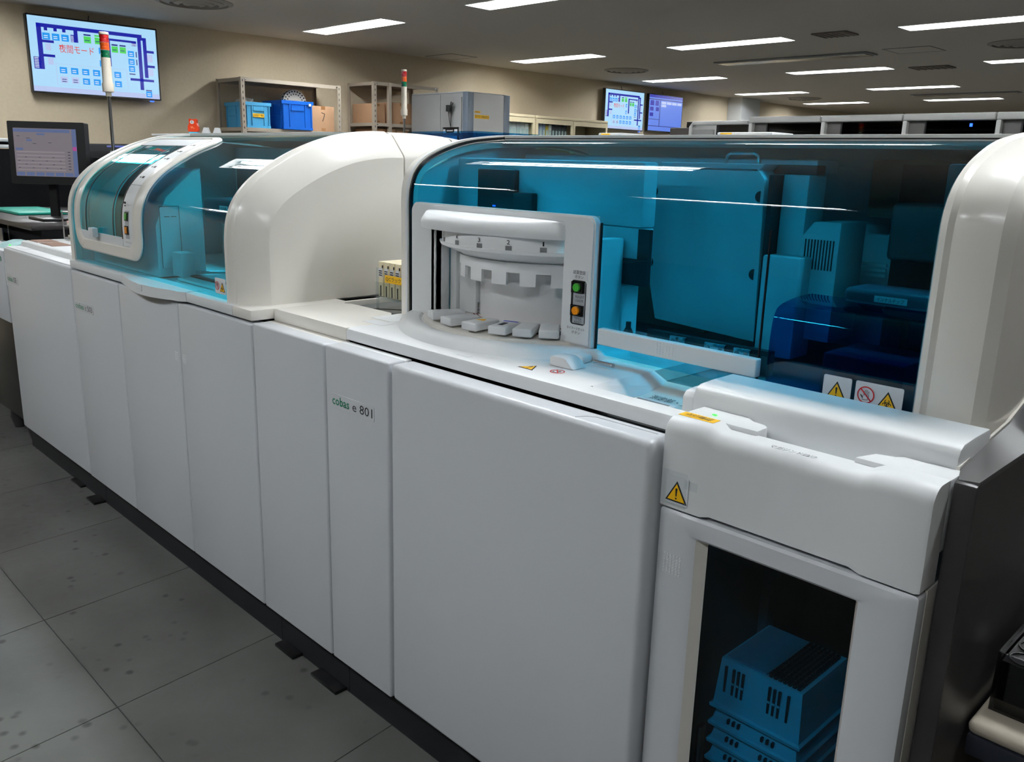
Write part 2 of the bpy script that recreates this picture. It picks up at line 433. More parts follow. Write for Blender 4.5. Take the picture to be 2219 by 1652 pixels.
# tiles: joints run along x at y = -0.43 + k*0.6; cross joints lean a little
tile_bm = bmesh.new()
TX, TY, SK = 0.588, 0.60, -0.11
vb = []
g = 0.0016
for (a, b) in ((g, g), (TX-g, g), (TX-g, TY-g), (g, TY-g)):
    vb.append((a + SK*b, b))
lo = [tile_bm.verts.new((x, y, -0.0045)) for x, y in vb]; hi = [tile_bm.verts.new((x, y, 0.0)) for x, y in vb]
tile_bm.faces.new(hi); tile_bm.faces.new(lo[::-1])
for i in range(4): tile_bm.faces.new((lo[i], lo[(i+1) % 4], hi[(i+1) % 4], hi[i]))
tile_me = None
for iy in range(-4, 4):
    for ix in range(-8, 8):
        y0 = -0.43 + TY*iy; x0 = -2.093 + TX*ix + SK*(y0+0.43)
        if x0 < XW+0.1 or x0+TX > 1.3: continue
        if tile_me is None:
            t = finish('floor_tile', tile_bm.copy(), FLOORM, fl); tile_me = t.data
        else:
            t = bpy.data.objects.new('floor_tile', tile_me); COL.objects.link(t); t.parent = fl
        t.location = (x0, y0, 0)
# the rest of the floor (not seen from here, further than the tiles can be told apart)
bm = bmesh.new(); abox(bm, XW, XR, 1.972, YB, -0.0045, 0.0); finish('tile_field', bm, FLOORM, fl, kind='stuff')
ce = B('ceiling', XW, XR, YF, YB, ZC+0.105, ZC+0.14, CEILM); ce['kind'] = 'structure'; ce['label'] = 'speckled acoustic board ceiling'
for nm, a in (('wall_left', (XW-0.1, XW, YF, YB)), ('wall_right', (XR, XR+0.1, YF, YB)), ('wall_back', (XW, XR, YB, YB+0.1)), ('wall_front', (XW, XR, YF-0.1, YF))):
    o = B(nm, a[0], a[1], a[2], a[3], 0, ZC+0.14, WALLM); o['kind'] = 'structure'
    o['label'] = {'wall_left': 'beige wall carrying the wall screens and shelves'}.get(nm, 'plain beige wall of the laboratory')
# ceiling boards between the light openings: a ceiling with recesses is built from slabs
LROWS = {}
lights = []
xs_by_row = [(-1.85, [(-7.3, -6.1), (-5.1, -3.9), (-2.95, -1.75), (-0.8, 0.4)]),
             (0.80, [(-7.3, -6.1), (-5.1, -3.9), (-2.95, -1.75), (-0.8, 0.4)]),
             (3.45, [(-7.27, -6.07), (-5.06, -3.86), (-2.93, -1.73), (-0.8, 0.4)]),
             (6.10, [(-7.32, -6.12), (-5.2, -4.0), (-3.03, -1.83), (-0.9, 0.3)]),
             (8.63, [(-7.42, -6.25), (-5.35, -4.18), (-3.22, -2.02), (-1.1, 0.1)]),
             (10.97, [(-7.46, -6.36), (-5.44, -4.3), (-3.3, -2.1)]),
             (13.1, [(-7.46, -6.42), (-5.49, -4.42), (-3.4, -2.2)])]
LW = 0.13     # half width of an opening
TUBE = mat('fluorescent_tube', (0.93, 0.97, 1.0, 1), 0.5, emit=LIGHT)
REFL = mat('lamp_reflector', rgb(246, 246, 244), 0.5)
ords = ['first', 'second', 'third', 'fourth', 'fifth', 'sixth', 'seventh']
colw = ['beside the left wall', 'second from the left wall', 'third from the left wall', 'fourth from the left wall']
def slab(x0, x1, y0, y1, nm='ceiling_board'):
    o = B(nm, x0, x1, y0, y1, ZC, ZC+0.105, CEILM, ce); return o
ylast = YF
for yc, cols in xs_by_row:
    slab(XW, XR, ylast, yc-LW)
    xl = XW
    for (a, b) in cols:
        slab(xl, a, yc-LW, yc+LW); xl = b
    slab(xl, XR, yc-LW, yc+LW)
    ylast = yc+LW
slab(XW, XR, ylast, YB)
proto = None
for ri, (yc, cols) in enumerate(xs_by_row):
    for ci, (a, b) in enumerate(cols):
        vis = ri >= 2 and not (ri == 2 and ci >= 2) and not (ri == 4 and ci >= 3) and not (ri == 3 and ci >= 3) and not (ri >= 5 and ci >= 2)
        lab = ('recessed fluorescent ceiling light, ' + ords[ri-2] + ' row from the front, ' + colw[ci]) if vis else 'recessed fluorescent ceiling light overhead, outside the top of the photo'
        L = thing('ceiling_light', lab, 'ceiling light', ((a+b)/2, yc, ZC), group='recessed fluorescent ceiling lights')
        w2 = (b-a)/2
        if proto is None or True:
            X0, X1 = a, b
            bm = bmesh.new()
            for (p0, p1, q0, q1) in ((X0, X1, yc-LW, yc-LW+.008), (X0, X1, yc+LW-.008, yc+LW), (X0, X0+.008, yc-LW, yc+LW), (X1-.008, X1, yc-LW, yc+LW)):
                abox(bm, p0, p1, q0, q1, ZC-0.004, ZC+0.095)
            finish('frame', bm, REFL, L)
            B('reflector', X0+.009, X1-.009, yc-LW+.009, yc+LW-.009, ZC+0.095, ZC+0.103, REFL, L)
            B('ridge', X0+.02, X1-.02, yc-.012, yc+.012, ZC+0.05, ZC+0.095, REFL, L, 0.004)
            for k in (-1, 1):
                B('lamp_holder', X0+.01, X0+.05, yc+k*.062-.02, yc+k*.062+.02, ZC+0.045, ZC+0.095, REFL, L)
                B('lamp_holder', X1-.05, X1-.01, yc+k*.062-.02, yc+k*.062+.02, ZC+0.045, ZC+0.095, REFL, L)
                T('tube', [(X0+.05, yc+k*.062, ZC+0.062), (X1-.05, yc+k*.062, ZC+0.062)], 0.018, TUBE, L, 8)
# unlit long fixture, diffusers, hatches
def unlit(x0, x1, y0, y1, lab):
    L = thing('unlit_ceiling_fixture', lab, 'ceiling light', ((x0+x1)/2, (y0+y1)/2, ZC-0.03))
    B('housing', x0, x1, y0, y1, ZC-0.012, ZC-0.001, MGREY, L, 0.003)
    B('reflector', x0+.03, x1-.03, y0+.03, y1-.03, ZC-0.02, ZC-0.012, mat('dull_reflector', rgb(190, 185, 175), 0.25, metal=0.6), L, 0.003)
unlit(-5.48, -3.82, 7.22, 7.48, 'long unlit ceiling fixture between two lit rows of lights')
unlit(-5.3, -3.9, 12.0, 12.2, 'far unlit ceiling fixture near the back of the room')
def diffuser(x, y, r, lab):
    L = thing('round_air_diffuser', lab, 'air vent', (x, y, ZC-0.05), group='round ceiling air diffusers')
    V = mat('diffuser_grey', rgb(150, 144, 136), 0.6)
    for k in range(4):
        ra = r*(1-.24*k); rb = ra - r*.13
        lathe('ring', [(ra, ZC-0.001-.006*k), (ra, ZC-.006-.006*k), (rb, ZC-.016-.006*k), (rb, ZC-0.001), (ra, ZC-0.001-.006*k)], x, y, V, L, 40)
diffuser(-6.62, 2.02, 0.28, 'round air diffuser in ceiling nearest the wide wall screen')
diffuser(-6.78, 7.38, 0.26, 'round air diffuser in ceiling above the pair of small screens')
diffuser(-6.92, 12.0, 0.26, 'round air diffuser farthest back in ceiling, above wall column')
diffuser(-2.55, 7.4, 0.27, 'round air diffuser cut off at the right edge of photo')
def vent(x0, x1, y0, y1, lab):
    L = thing('ceiling_vent', lab, 'air vent', ((x0+x1)/2, (y0+y1)/2, ZC-0.02), group='square ceiling vents')
    V = mat('vent_brown_grey', rgb(118, 108, 98), 0.7)
    B('grille', x0, x1, y0, y1, ZC-0.012, ZC-0.001, V, L, 0.003)
    for k in range(6):
        xx = x0+.03+(x1-x0-.06)*k/5
        B('slat', xx-.006, xx+.006, y0+.02, y1-.02, ZC-0.017, ZC-0.012, V, L)
vent(-3.72, -3.42, 5.94, 6.18, 'small square ceiling vent between two lit lights')
vent(-4.0, -3.6, 8.65, 8.9, 'fainter ceiling vent right of the third light row')
def hatch(x0, x1, y0, y1, lab):
    L = thing('ceiling_hatch', lab, 'hatch', ((x0+x1)/2, (y0+y1)/2, ZC-0.01), group='ceiling access hatches')
    bm = bmesh.new()
    for a in ((x0, x1, y0, y0+.012), (x0, x1, y1-.012, y1), (x0, x0+.012, y0, y1), (x1-.012, x1, y0, y1)): abox(bm, a[0], a[1], a[2], a[3], ZC-.004, ZC-.0005)
    finish('frame', bm, MGREY, L)
    B('panel', x0+.014, x1-.014, y0+.014, y1-.014, ZC-.003, ZC-.0005, CEILM, L)
hatch(-7.79, -7.36, 5.15, 5.53, 'square access hatch in ceiling close to the left wall')
hatch(-3.65, -3.22, 7.16, 7.54, 'square access hatch in ceiling beside the unlit fixture')
# column on the left wall at the back, door trim at the far left
cl = B('wall_column', XW+.002, XW+.25, 11.4, 11.95, 0, ZC-.001, mat('column_grey', rgb(196, 198, 198), 0.7)); tag(cl, 'pale grey square column standing out from the left wall', kind='structure')
tr = B('trim_1', XW+.001, XW+.03, 0.72, 0.86, 0, 2.1, BEIGE); tag(tr, 'beige door frame at the far left of the wall', kind='structure')

# ================================================================== WALL SCREENS
EM = {}
def em(name, col, k):
    m = mat('screen_'+name, (0.015, 0.015, 0.018, 1), 0.25, emit=k)
    m.node_tree.nodes['Principled BSDF'].inputs['Emission Color'].default_value = col
    return m
SC = 1.0
E_BG = em('sky', rgb(168, 215, 246), SC); E_NAVY = em('navy', rgb(16, 24, 160), SC); E_BLUE = em('blue', rgb(20, 150, 240), SC)
E_GRN = em('green', rgb(80, 210, 90), SC); E_RED = em('red', rgb(214, 78, 78), SC); E_LAV = em('lavender', rgb(180, 195, 235), SC)
E_INK = em('ink', rgb(25, 40, 80), 0.5); E_WHT = em('white', rgb(222, 235, 250), SC); E_BLUE2 = em('deep_blue', rgb(92, 128, 226), SC); E_DKB = em('dark_blue', rgb(30, 40, 130), SC)
def screen_map(t, fr, W, H):
    """the plant-layout picture in screen units 0..1 (x right, y up)"""
    def R_(l): return [rect(a*W, b*H, c*W, d*H) for a, b, c, d in l]
    navy = [(.06,.86,.88,.91),(.06,.30,.095,.91),(.085,.66,.18,.695),(.085,.47,.18,.505),(.115,.82,.14,.86),(.185,.82,.21,.86),(.25,.82,.275,.86),
            (.335,.70,.365,.87),(.585,.42,.615,.80),(.585,.78,.83,.81),(.79,.74,.83,.79),(.84,.12,.87,.87),(.885,.30,.915,.87),(.86,.83,.91,.87),(.90,.66,.975,.695),(.90,.45,.975,.485),(.76,.245,.96,.28),(.02,.30,.07,.46),(.31,.70,.34,.80)]
    plates('layout_lines', R_(navy), fr, .0006, .0010, E_NAVY, t, 'stuff')
    slots = [(.025,.315+i*.021,.055,.325+i*.021) for i in range(7)] + [(.312,.705+i*.018,.332,.713+i*.018) for i in range(5)] + [(.792+i*.01,.745,.797+i*.01,.775) for i in range(4)]
    plates('slot_marks', R_(slots), fr, .0010, .0013, E_WHT, t, 'stuff')
    blue = [(.10+i*.07,.70,.155+i*.07,.79) for i in range(3)] + [(.52,.58,.56,.665),(.52,.405,.56,.49),(.755,.58,.805,.665),(.755,.47,.805,.555),(.755,.37,.805,.455),(.885,.02,.935,.105)]
    blue += [(.205+i*.085,.265,.26+i*.085,.35) for i in range(6)] + [(.375+i*.085,.135,.43+i*.085,.22) for i in range(4)]
    plates('blue_tiles', R_(blue), fr, .0006, .0010, E_BLUE, t, 'stuff')
    plates('blue_tile_text', R_([(a+.01, b+.02+.026*k, a+.04, b+.03+.026*k) for a, b, c, d in blue for k in range(2)]), fr, .0010, .0013, E_WHT, t, 'stuff')
    grn = [(.41,.71,.465,.80),(.495,.71,.55,.80),(.625,.62,.675,.705),(.69,.62,.74,.705),(.495,.81,.55,.835)]
    plates('green_tiles', R_(grn), fr, .0006, .0010, E_GRN, t, 'stuff')
    plates('dark_marks', R_([(.41,.81,.465,.83),(.625,.715,.675,.735),(.69,.715,.74,.735),(.755,.33,.805,.345),(.885,.11,.935,.125),(.82,.58,.828,.66),(.82,.47,.828,.55),(.415,.74,.455,.75),(.50,.74,.54,.75),(.63,.65,.665,.66),(.695,.65,.73,.66),(.215,.15,.25,.16),(.215,.18,.25,.19),(.30,.15,.335,.16),(.30,.18,.335,.19)]), fr, .0010, .0013, E_DKB, t, 'stuff')
    plates('grey_tiles', R_([(.115,.56,.155,.65),(.125,.37,.165,.46),(.205,.135,.26,.22),(.29,.135,.345,.22),(.915,.53,.96,.64),(.915,.33,.96,.43)]), fr, .0005, .0008, E_LAV, t, 'stuff')
    plates('panel_outline', [[(a*W, b*H) for a, b in q] for q in strip([(.18,.10),(.735,.10),(.735,.39),(.18,.39),(.18,.10)], .004)], fr, .0005, .0008, E_LAV, t)
    plates('task_bar', R_([(0,0,1,.07)]), fr, .0004, .0006, E_LAV, t)
    txt('screen_lettering', '夜間モード', fr, .215*W, .545*H, .265*W, .115*H, E_RED, t, .0012, bold=0.004)
def tv(x, y0, y1, z0, z1, tilt, label, kind):
    W, H = y1-y0, z1-z0
    t = thing('wall_screen', label, 'screen', (XW, (y0+y1)/2, z0), group='wall mounted screens')
    u = Vector((math.sin(tilt), 0, math.cos(tilt)))
    fr = Fr((x, y0, z0), (0, 1, 0), u)
    plates('casing', [rrect(0, 0, W, H, .008)], fr, -.045, 0, BLACK, t)
    b = .012
    fs = Fr(fr(b, b, .0), (0, 1, 0), u)
    plates('display', [rect(0, 0, W-2*b, H-2*b)], fs, -.001, .0004, E_BG if kind == 'map' else E_BLUE2, t)
    B('bracket', XW+.001, x-.03, (y0+y1)/2-.18, (y0+y1)/2+.18, z0+.25*H, z0+.6*H, BLACK, t)
    W2, H2 = W-2*b, H-2*b
    if kind == 'map': screen_map(t, fs, W2, H2)
    else:
        def R_(l): return [rect(a*W2, b_*H2, c*W2, d*H2) for a, b_, c, d in l]
        plates('window_lines', R_([(0,.86,1,.89),(.31,.12,.33,.86),(0,.31,.31,.325),(.0,.12,1,.14)]), fs, .0005, .0009, E_DKB, t, 'stuff')
        plates('window_tiles', R_([(.03,.70,.14,.84),(.18,.70,.28,.84),(.03,.55,.13,.66),(.2,.55,.29,.66),(.03,.4,.13,.5)]), fs, .0005, .0009, E_NAVY, t, 'stuff')
        plates('grey_buttons', R_([(.36,.76,.5,.83),(.52,.76,.66,.83),(.68,.76,.82,.83),(.84,.76,.97,.83),(.36,.68,.5,.745)]), fs, .0005, .0009, E_LAV, t, 'stuff')
        plates('title_bar', R_([(0,.92,1,1)]), fs, .0005, .0009, E_NAVY, t)
    plates('status_light', [rect(W*.91, -.012, W*.94, -.004)], fr, -.02, -.004, LED_B, t)
    T('cable', [fr(W*.47, H-.005, -.04), fr(W*.48, H+.02, -.06), fr(W*.49, H+.045, -.075)], .004, BLACK, t, 6)
    return t
tv(-7.80, 1.195, 2.222, 1.842, 2.430, 0.0, 'wide wall screen at far left showing a light blue plant map', 'map')
tv(-7.80, 8.235, 9.095, 1.882, 2.409, 0.0, 'left of two small distant wall screens, showing the plant map', 'map')
tv(-7.80, 9.200, 10.025, 1.894, 2.408, 0.0, 'right of two small distant wall screens, showing blue software window', 'win')

# ================================================================== ANALYSER LINE (front plane y = 0, deck z = 1.0)
def panel(name, x0, x1, z0, z1, parent, y1=0.05, bev=0.006, m=None, y0=0.0):
    return B(name, x0+.002, x1-.002, y0, y1, z0, z1, m or WHITE2, parent, bev, 3)
def nameplate(parent, x0, x1, z0, z1, word, wx0, wx1, code, cx0, cx1):
    p = plates('name_plate', [rrect(x0, z0, x1, z1, .004)], FRONT, 0.0, .0012, mat('plate_pearl', rgb(214, 216, 219), 0.25), parent)
    h = (z1-z0)
    txt('word_lettering', word, FRONT, wx0, z0+h*.22, wx1-wx0, h*.62, GREEN, p, .0016, bold=0.012)
    txt('code_lettering', code, FRONT, cx0, z0+h*.22, cx1-cx0, h*.62, INK, p, .0016)
def grip_lines(parent, x0, x1, z0, z1, n, m=None, y=0.0):
    for k in range(n):
        z = z0+(z1-z0)*k/max(1, n-1)
        B('grip_rib', x0, x1, y-.0012, y+.001, z-.0012, z+.0012, m or WHITE, parent)

# ---------------------------------------------------------------- far left: small front end unit
u0 = thing('sample_supply_unit', 'sliver of white and black unit at the far left end of the line', 'analyser', (-4.66, 0.08, 0))
B('top_housing', -4.92, -4.397, 0.0, 0.145, 0.62, 0.955, WHITE2, u0, 0.008)
B('lower_body', -4.915, -4.40, 0.02, 0.143, 0.14, 0.62, BLACK, u0, 0.004)
prism('deck_cover', [(0.03, .956), (0.06, 0.975), (0.10, .985), (0.14, .985), (0.14, .956)], 'x', -4.60, -4.40, mat('pale_aqua_cover', rgb(176, 214, 216), 0.35), u0, 0.004)
plates('status_light', [rect(-4.47, .966, -4.45, .974)], fr_y(0.052), 0, .002, LED_G, u0)
for x in (-4.84, -4.56):
    for yy in (0.098,):
        c_ = lathe('caster', [(0, .0), (.025, .0), (.04, .06), (.025, .139), (0, .139)], x, yy, DGREY, u0, 16)
plates('logo_lettering', strip([(-4.435, .925), (-4.425, .915), (-4.435, .905)], .008), FRONT, .0, .001, GREEN, u0)

# ---------------------------------------------------------------- ion module (left)
u1 = thing('narrow_analyser_module', 'narrow white analyser module with flat top deck, left of blue hoods', 'analyser', (-3.94, 0.5, 0))
B('plinth', -4.47, -3.50, 0.052, 1.0, 0.0, 0.133, PLINTH, u1)
B('carcass', -4.37, -3.515, 0.05, 1.0, 0.134, 0.965, DARK, u1)
panel('front_panel', -4.378, -3.503, 0.133, 0.972, u1, bev=0.01)
B('top_rail', -4.37, -3.505, 0.01, 0.085, 0.966, 0.9765, WHITE, u1, 0.003)
prism('riser', [(0.066, 0.976), (0.072, 0.988), (0.074, 0.996), (0.082, 1.0), (0.9, 1.0), (0.9, 0.966), (0.086, 0.966), (0.066, .97)], 'x', -4.36, -3.742, WHITE, u1, 0.002)
prism('riser', [(0.066, 0.976), (0.072, 0.988), (0.074, 0.994), (0.082, 0.998), (0.9, 0.998), (0.9, 0.966), (0.086, 0.966), (0.066, .97)], 'x', -3.739, -3.505, WHITE, u1, 0.002)
GRILL = mat('brown_grille', rgb(128, 100, 88), 0.7)
for (xa, xb, ya, yb) in ((-4.345, -4.225, 0.10, 0.19), (-4.195, -4.02, 0.10, 0.185)):
    gq = B('vent_grille', xa, xb, ya, yb, .9985, 1.0012, GRILL, u1)
    nbar = 7
    for k in range(nbar):
        xx = xa+.008+(xb-xa-.016)*k/nbar
        B('grille_bar', xx, xx+.008, ya+.006, yb-.006, 1.0012, 1.0028, mat('grille_bar', rgb(168, 140, 126), 0.6), gq)
nameplate(u1, -4.362, -4.205, 0.818, 0.855, 'cobas', -4.352, -4.275, 'ISE', -4.262, -4.218)
plates('paper_label', [rect(-4.374, .80, -4.364, .90)], FRONT, 0, .001, PURE, u1)
plates('deck_label', [rect(-4.28, .03, -4.17, .07)], Fr((0, 0, .9767), (1, 0, 0), (0, 1, 0)), 0, .0008, PURE, u1)
B('foot_plate', -3.86, -3.74, 0.030, 0.06, 0.0, 0.010, BLACK, u1, 0.002)
B('foot_plate', -3.60, -3.51, 0.005, 0.06, 0.0, 0.010, BLACK, u1, 0.002)

# ---------------------------------------------------------------- chemistry module with first blue hood
P1 = Prof([(.02, 1.0), (.02, 1.06), (.02, 1.12), (.021, 1.18), (.03, 1.235), (.055, 1.287), (.105, 1.338), (.18, 1.385), (.255, 1.421), (.332, 1.448), (.400, 1.463), (.478, 1.472), (.56, 1.474), (.672, 1.474), (.786, 1.468), (.867, 1.457), (.98, 1.425), (1.06, 1.37)])
u2 = thing('chemistry_analyser', 'white analyser with curved teal hood and white framed lid, second from left', 'analyser', (-2.8, 0.5, 0))
B('plinth', -3.498, -2.10, 0.052, 1.1, 0.0, 0.133, PLINTH, u2)
B('carcass', -3.49, -2.11, 0.05, 1.1, 0.134, 0.968, DARK, u2)
panel('front_panel', -3.500, -3.032, 0.134, 0.963, u2)
panel('front_door', -3.032, -2.560, 0.134, 0.963, u2)
d2 = panel('front_door', -2.560, -2.099, 0.134, 0.963, u2)
for k in range(5):
    B('grip_rib', -2.60, -2.575, -.001, .002, .80-.006*k, .803-.006*k, WHITE, u2); B('grip_rib', -2.545, -2.52, -.001, .002, .80-.006*k, .803-.006*k, WHITE, u2)
# worktop rim: straight pieces and the bowed grip in the middle
B('worktop_rim', -3.500, -2.995, 0.0, 0.07, 0.9715, 1.0, WHITE, u2, 0.003)
B('worktop_rim', -2.495, -2.205, 0.0, 0.07, 0.9715, 1.0, WHITE, u2, 0.003)
B('worktop_rim', -2.204, -2.099, 0.0, 0.30, 0.9715, 1.0, WARMW, u2, 0.003)
bow = []
for k in range(17):
    t = k/16; bow.append((-2.995+.498*t, -.034*math.sin(math.pi*min(1, t*1.15)/1.15*1.0)**1.2 if t < 1 else 0))
bm = bmesh.new(); rr = []
for x, y in bow:
    dz = .010*math.sin(math.pi*(x+2.995)/.498)
    rr.append([bm.verts.new(p) for p in ((x, .07, .9715), (x, y, .9715-dz*.7), (x, y, 1.0-dz*.2), (x, y+.012, 1.002), (x, .07, 1.0))])
for A_, C_ in zip(rr, rr[1:]):
    for i in range(5): bm.faces.new((A_[i], A_[(i+1) % 5], C_[(i+1) % 5], C_[i]))
bm.faces.new(rr[0][::-1]); bm.faces.new(rr[-1])
gr = finish('bowed_grip', bm, WHITE, u2, 40)
for k in range(4): B('grip_rib', -2.77, -2.735, -.0365, -.030, .978+.0055*k, .980+.0055*k, WHITE, gr)
B('worktop', -3.49, -2.25, 0.06, 0.62, 0.975, 0.995, WHITE, u2)
nameplate(u2, -3.482, -3.293, 0.816, 0.848, 'cobas', -3.474, -3.388, 'c 503', -3.375, -3.303)
sH = P1.s_at_y(.545)
hood_sheet('hood_glass', P1, -3.478, -2.265, 0.004, sH-.06, -.004, 0, HOODG2, u2, 60)
hood_sheet('hood_top_strip', P1, -3.478, -2.265, sH-.06, sH, -.012, .007, WARMW, u2, 6)
hood_sheet('roof', P1, -3.478, -2.265, sH, P1.len, -.02, .002, WARMW, u2, 30)
B('back_wall', -3.478, -2.27, 1.0, 1.03, 0.98, 1.36, mat('inner_white', rgb(205, 209, 212), 0.5), u2)
hood_sheet('left_cheek', P1, -3.512, -3.480, 0.0, P1.len, -.022, .006, WARMW, u2, 60)
prism('left_side_wall', [(0.045, .996), (0.045, 1.19), (.08, 1.28), (.2, 1.37), (.35, 1.425), (.6, 1.45), (.85, 1.435), (1.02, 1.37), (1.02, .996)], 'x', -3.495, -3.482, mat('inner_teal_wall', rgb(205, 209, 212), 0.5), u2)
SE = P1.s_at_y(.54)
hood_loft('right_cheek', P1, [(-2.275, -.02), (-2.270, -.002), (-2.258, .007), (-2.240, .009), (-2.230, .003), (-2.222, .001), (-2.212, .002), (-2.204, -.002), (-2.150, -.060), (-2.1455, -.068), (-2.145, -.074), (-2.145, -.084)], 0.0, SE, .54, 1.001, WARMW, u2, 60)
hood_loft('right_rear_cover', P1, [(-2.275, -.03), (-2.258, .005), (-2.240, .007), (-2.212, .0), (-2.204, -.004), (-2.150, -.062), (-2.147, -.070), (-2.146, -.076), (-2.146, -.086)], SE+.006, P1.s_at_y(.77), .77, 1.03, WARMW, u2, 24)
hood_loft('right_rear_end', P1, [(-2.275, -.03), (-2.258, .005), (-2.240, .007), (-2.212, .0), (-2.204, -.004), (-2.150, -.062), (-2.147, -.070), (-2.146, -.076), (-2.146, -.086)], P1.s_at_y(.785), P1.len, 1.07, 1.03, WARMW, u2, 24)
B('rear_body', -3.47, -2.16, 0.60, 1.1, 0.97, 1.03, WHITE, u2)
# framed reagent lid on the hood
sT = P1.s_at_y(.335)
fx = lambda a, b, o: P1.P(a, b, o)
out = rr_param(-3.440, .052, -2.832, sT, .075, 14, 34, 8)
inn = rr_param(-3.388, .094, -2.900, sT-.016, .045, 14, 34, 8)
ring_plate('lid_frame', out, inn, fx, .001, .009, WARMW, u2, .004)
# button strip inside the frame
hood_sheet('button_strip', P1, -2.985, -2.890, .096, sT-.012, .001, .006, WHITE, u2, 40)
bs = hood_sheet('button_recess', P1, -2.958, -2.928, .122, .212, .0061, .0070, LGREY, u2, 8)
for s_, m_ in ((.194, BTN_G), (.150, BTN_O)):
    hood_sheet('button_socket', P1, -2.957, -2.931, s_-.014, s_+.014, .0070, .010, BLACK, bs, 3)
    hood_sheet('push_button', P1, -2.952, -2.936, s_-.010, s_+.010, .010, .0125, m_, bs, 3)
plates('button_lettering', [rect(-2.953, 1.236, -2.935, 1.243), rect(-2.95, 1.228, -2.938, 1.232)], fr_y(.028), .0145, .0150, INK, u2)
txt('button_lettering', 'タイマーリセット', fr_y(.0135), -2.962, 1.107, .05, .006, INK, u2, .0006)
for k in range(5):
    s_ = .33 + .052*k
    hood_sheet('print_mark', P1, -2.945, -2.928, s_, s_+.008, .0061, .0066, INK, u2, 2)
    hood_sheet('print_mark', P1, -2.962, -2.955, s_+.001, s_+.007, .0061, .0066, INK, u2, 2)
hood_sheet('seam', P1, -2.985, -2.893, .300, .3015, .0061, .0065, MGREY, u2, 2)
hood_sheet('top_cover', P1, -3.384, -2.988, sT-.085, sT-.014, .002, .006, LGREY, u2, 8)
lid = hood_sheet('lid_glass', P1, -3.386, -2.99, .118, sT-.086, .0015, .0045, LIDG, u2, 40)
for x in (-3.325, -3.068): hood_sheet('lid_seam', P1, x-.003, x+.003, .118, sT-.086, .0046, .0058, BLACK, lid, 40)
hood_sheet('lid_side_band', P1, -3.060, -2.992, .118, sT-.086, -.0035, .0010, DKBLUE, lid, 40)
hood_sheet('sill', P1, -3.384, -2.99, .093, .122, .001, .006, WHITE, u2, 4)
B('latch', -3.235, -3.195, -.012, .008, 1.108, 1.14, WHITE, u2, 0.003)
hood_sheet('lid_edge', P1, -2.9925, -2.988, .118, sT-.09, .0035, .0068, BLACK, lid, 40)
# inside: reagent housing, probe tower, trays
INW = mat('inner_panel', rgb(205, 209, 212), 0.45); INB = mat('inner_black', rgb(30, 30, 34), 0.5)
hs = prism('reagent_housing', [(.07, 1.0), (.07, 1.17), (.11, 1.26), (.2, 1.34), (.235, 1.355), (.235, 1.0)], 'x', -3.44, -2.85, INW, u2, 0.004)
fr_h = Fr((-2.85, 0, 0), (0, 1, 0), (0, 0, 1))
plates('service_door', [rrect(.085, 1.03, .15, 1.23, .008)], fr_h, 0, .002, INW, hs)
plates('door_outline', strip([(.085, 1.03), (.085, 1.23), (.15, 1.232), (.152, 1.03)], .0016), fr_h, .002, .0026, INK, hs)
plates('door_slots', [rect(.10, 1.197, .117, 1.199), rect(.123, 1.197, .14, 1.199)], fr_h, .002, .003, INK, hs)
B('back_plate', -3.44, -2.28, 0.66, 0.68, 0.995, 1.43, INW, u2)
B('pump_box', -2.835, -2.765, 0.11, 0.16, 1.006, 1.085, INW, u2, 0.004)
B('tray', -2.78, -2.28, 0.10, 0.42, 0.996, 1.006, mat('tray_white', rgb(226, 230, 232), 0.4), u2, 0.003)
B('dark_rail', -2.84, -2.55, 0.14, 0.16, 0.998, 1.012, INB, u2, 0.002)
T('chrome_rail', [(-2.80, .17, 1.016), (-2.70, .30, 1.016)], .005, CHROME, u2)
T('chrome_rail', [(-2.72, .26, 1.02), (-2.62, .36, 1.02)], .006, CHROME, u2)
B('valve_block', -2.66, -2.63, 0.36, 0.39, 1.006, 1.035, INB, u2, 0.006)
pb = thing('x', 'x', 'x') if False else None
PURP = mat('purple_grey_cover', rgb(84, 66, 76), 0.4)
hd = B('probe_head', -2.775, -2.50, 0.20, 0.34, 1.185, 1.262, PURP, u2, 0.012, 3)
plates('probe_label', [rect(-2.655, 1.224, -2.60, 1.243)], fr_y(.20), 0, .001, PURE, hd)
txt('label_lettering', '反応槽', fr_y(.20), -2.648, 1.228, .040, .011, INK, hd, .0015)
B('probe_column', -2.668, -2.640, 0.235, 0.262, 1.006, 1.185, INB, u2, 0.003)
T('probe_tube', [(-2.665, .215, 1.185), (-2.655, .21, 1.10), (-2.620, .20, 1.006)], .006, STEEL, u2)
T('probe_tube', [(-2.685, .225, 1.185), (-2.68, .225, 1.10), (-2.68, .225, 1.006)], .005, INB, u2)
T('probe_tube', [(-2.65, .22, 1.185), (-2.65, .22, 1.10), (-2.645, .22, 1.006)], .004, STEEL, u2)
for q in ([(-2.72, .38, 1.006), (-2.70, .39, 1.08), (-2.67, .40, 1.13), (-2.62, .42, 1.06), (-2.57, .42, 1.02)], [(-2.74, .36, 1.006), (-2.69, .38, 1.10), (-2.66, .40, 1.12), (-2.66, .41, 1.03)], [(-2.56, .42, 1.14), (-2.6, .42, 1.1), (-2.58, .42, 1.05)]):
    T('clear_hose', q, .003, CLEAR, u2, 6)
B('black_band', -3.30, -2.28, 0.63, 0.66, 0.985, 1.012, INB, u2)
B('dark_backdrop', -3.40, -2.28, 0.645, 0.658, 1.02, 1.36, mat('inner_dark', rgb(86, 94, 98), 0.6), u2)
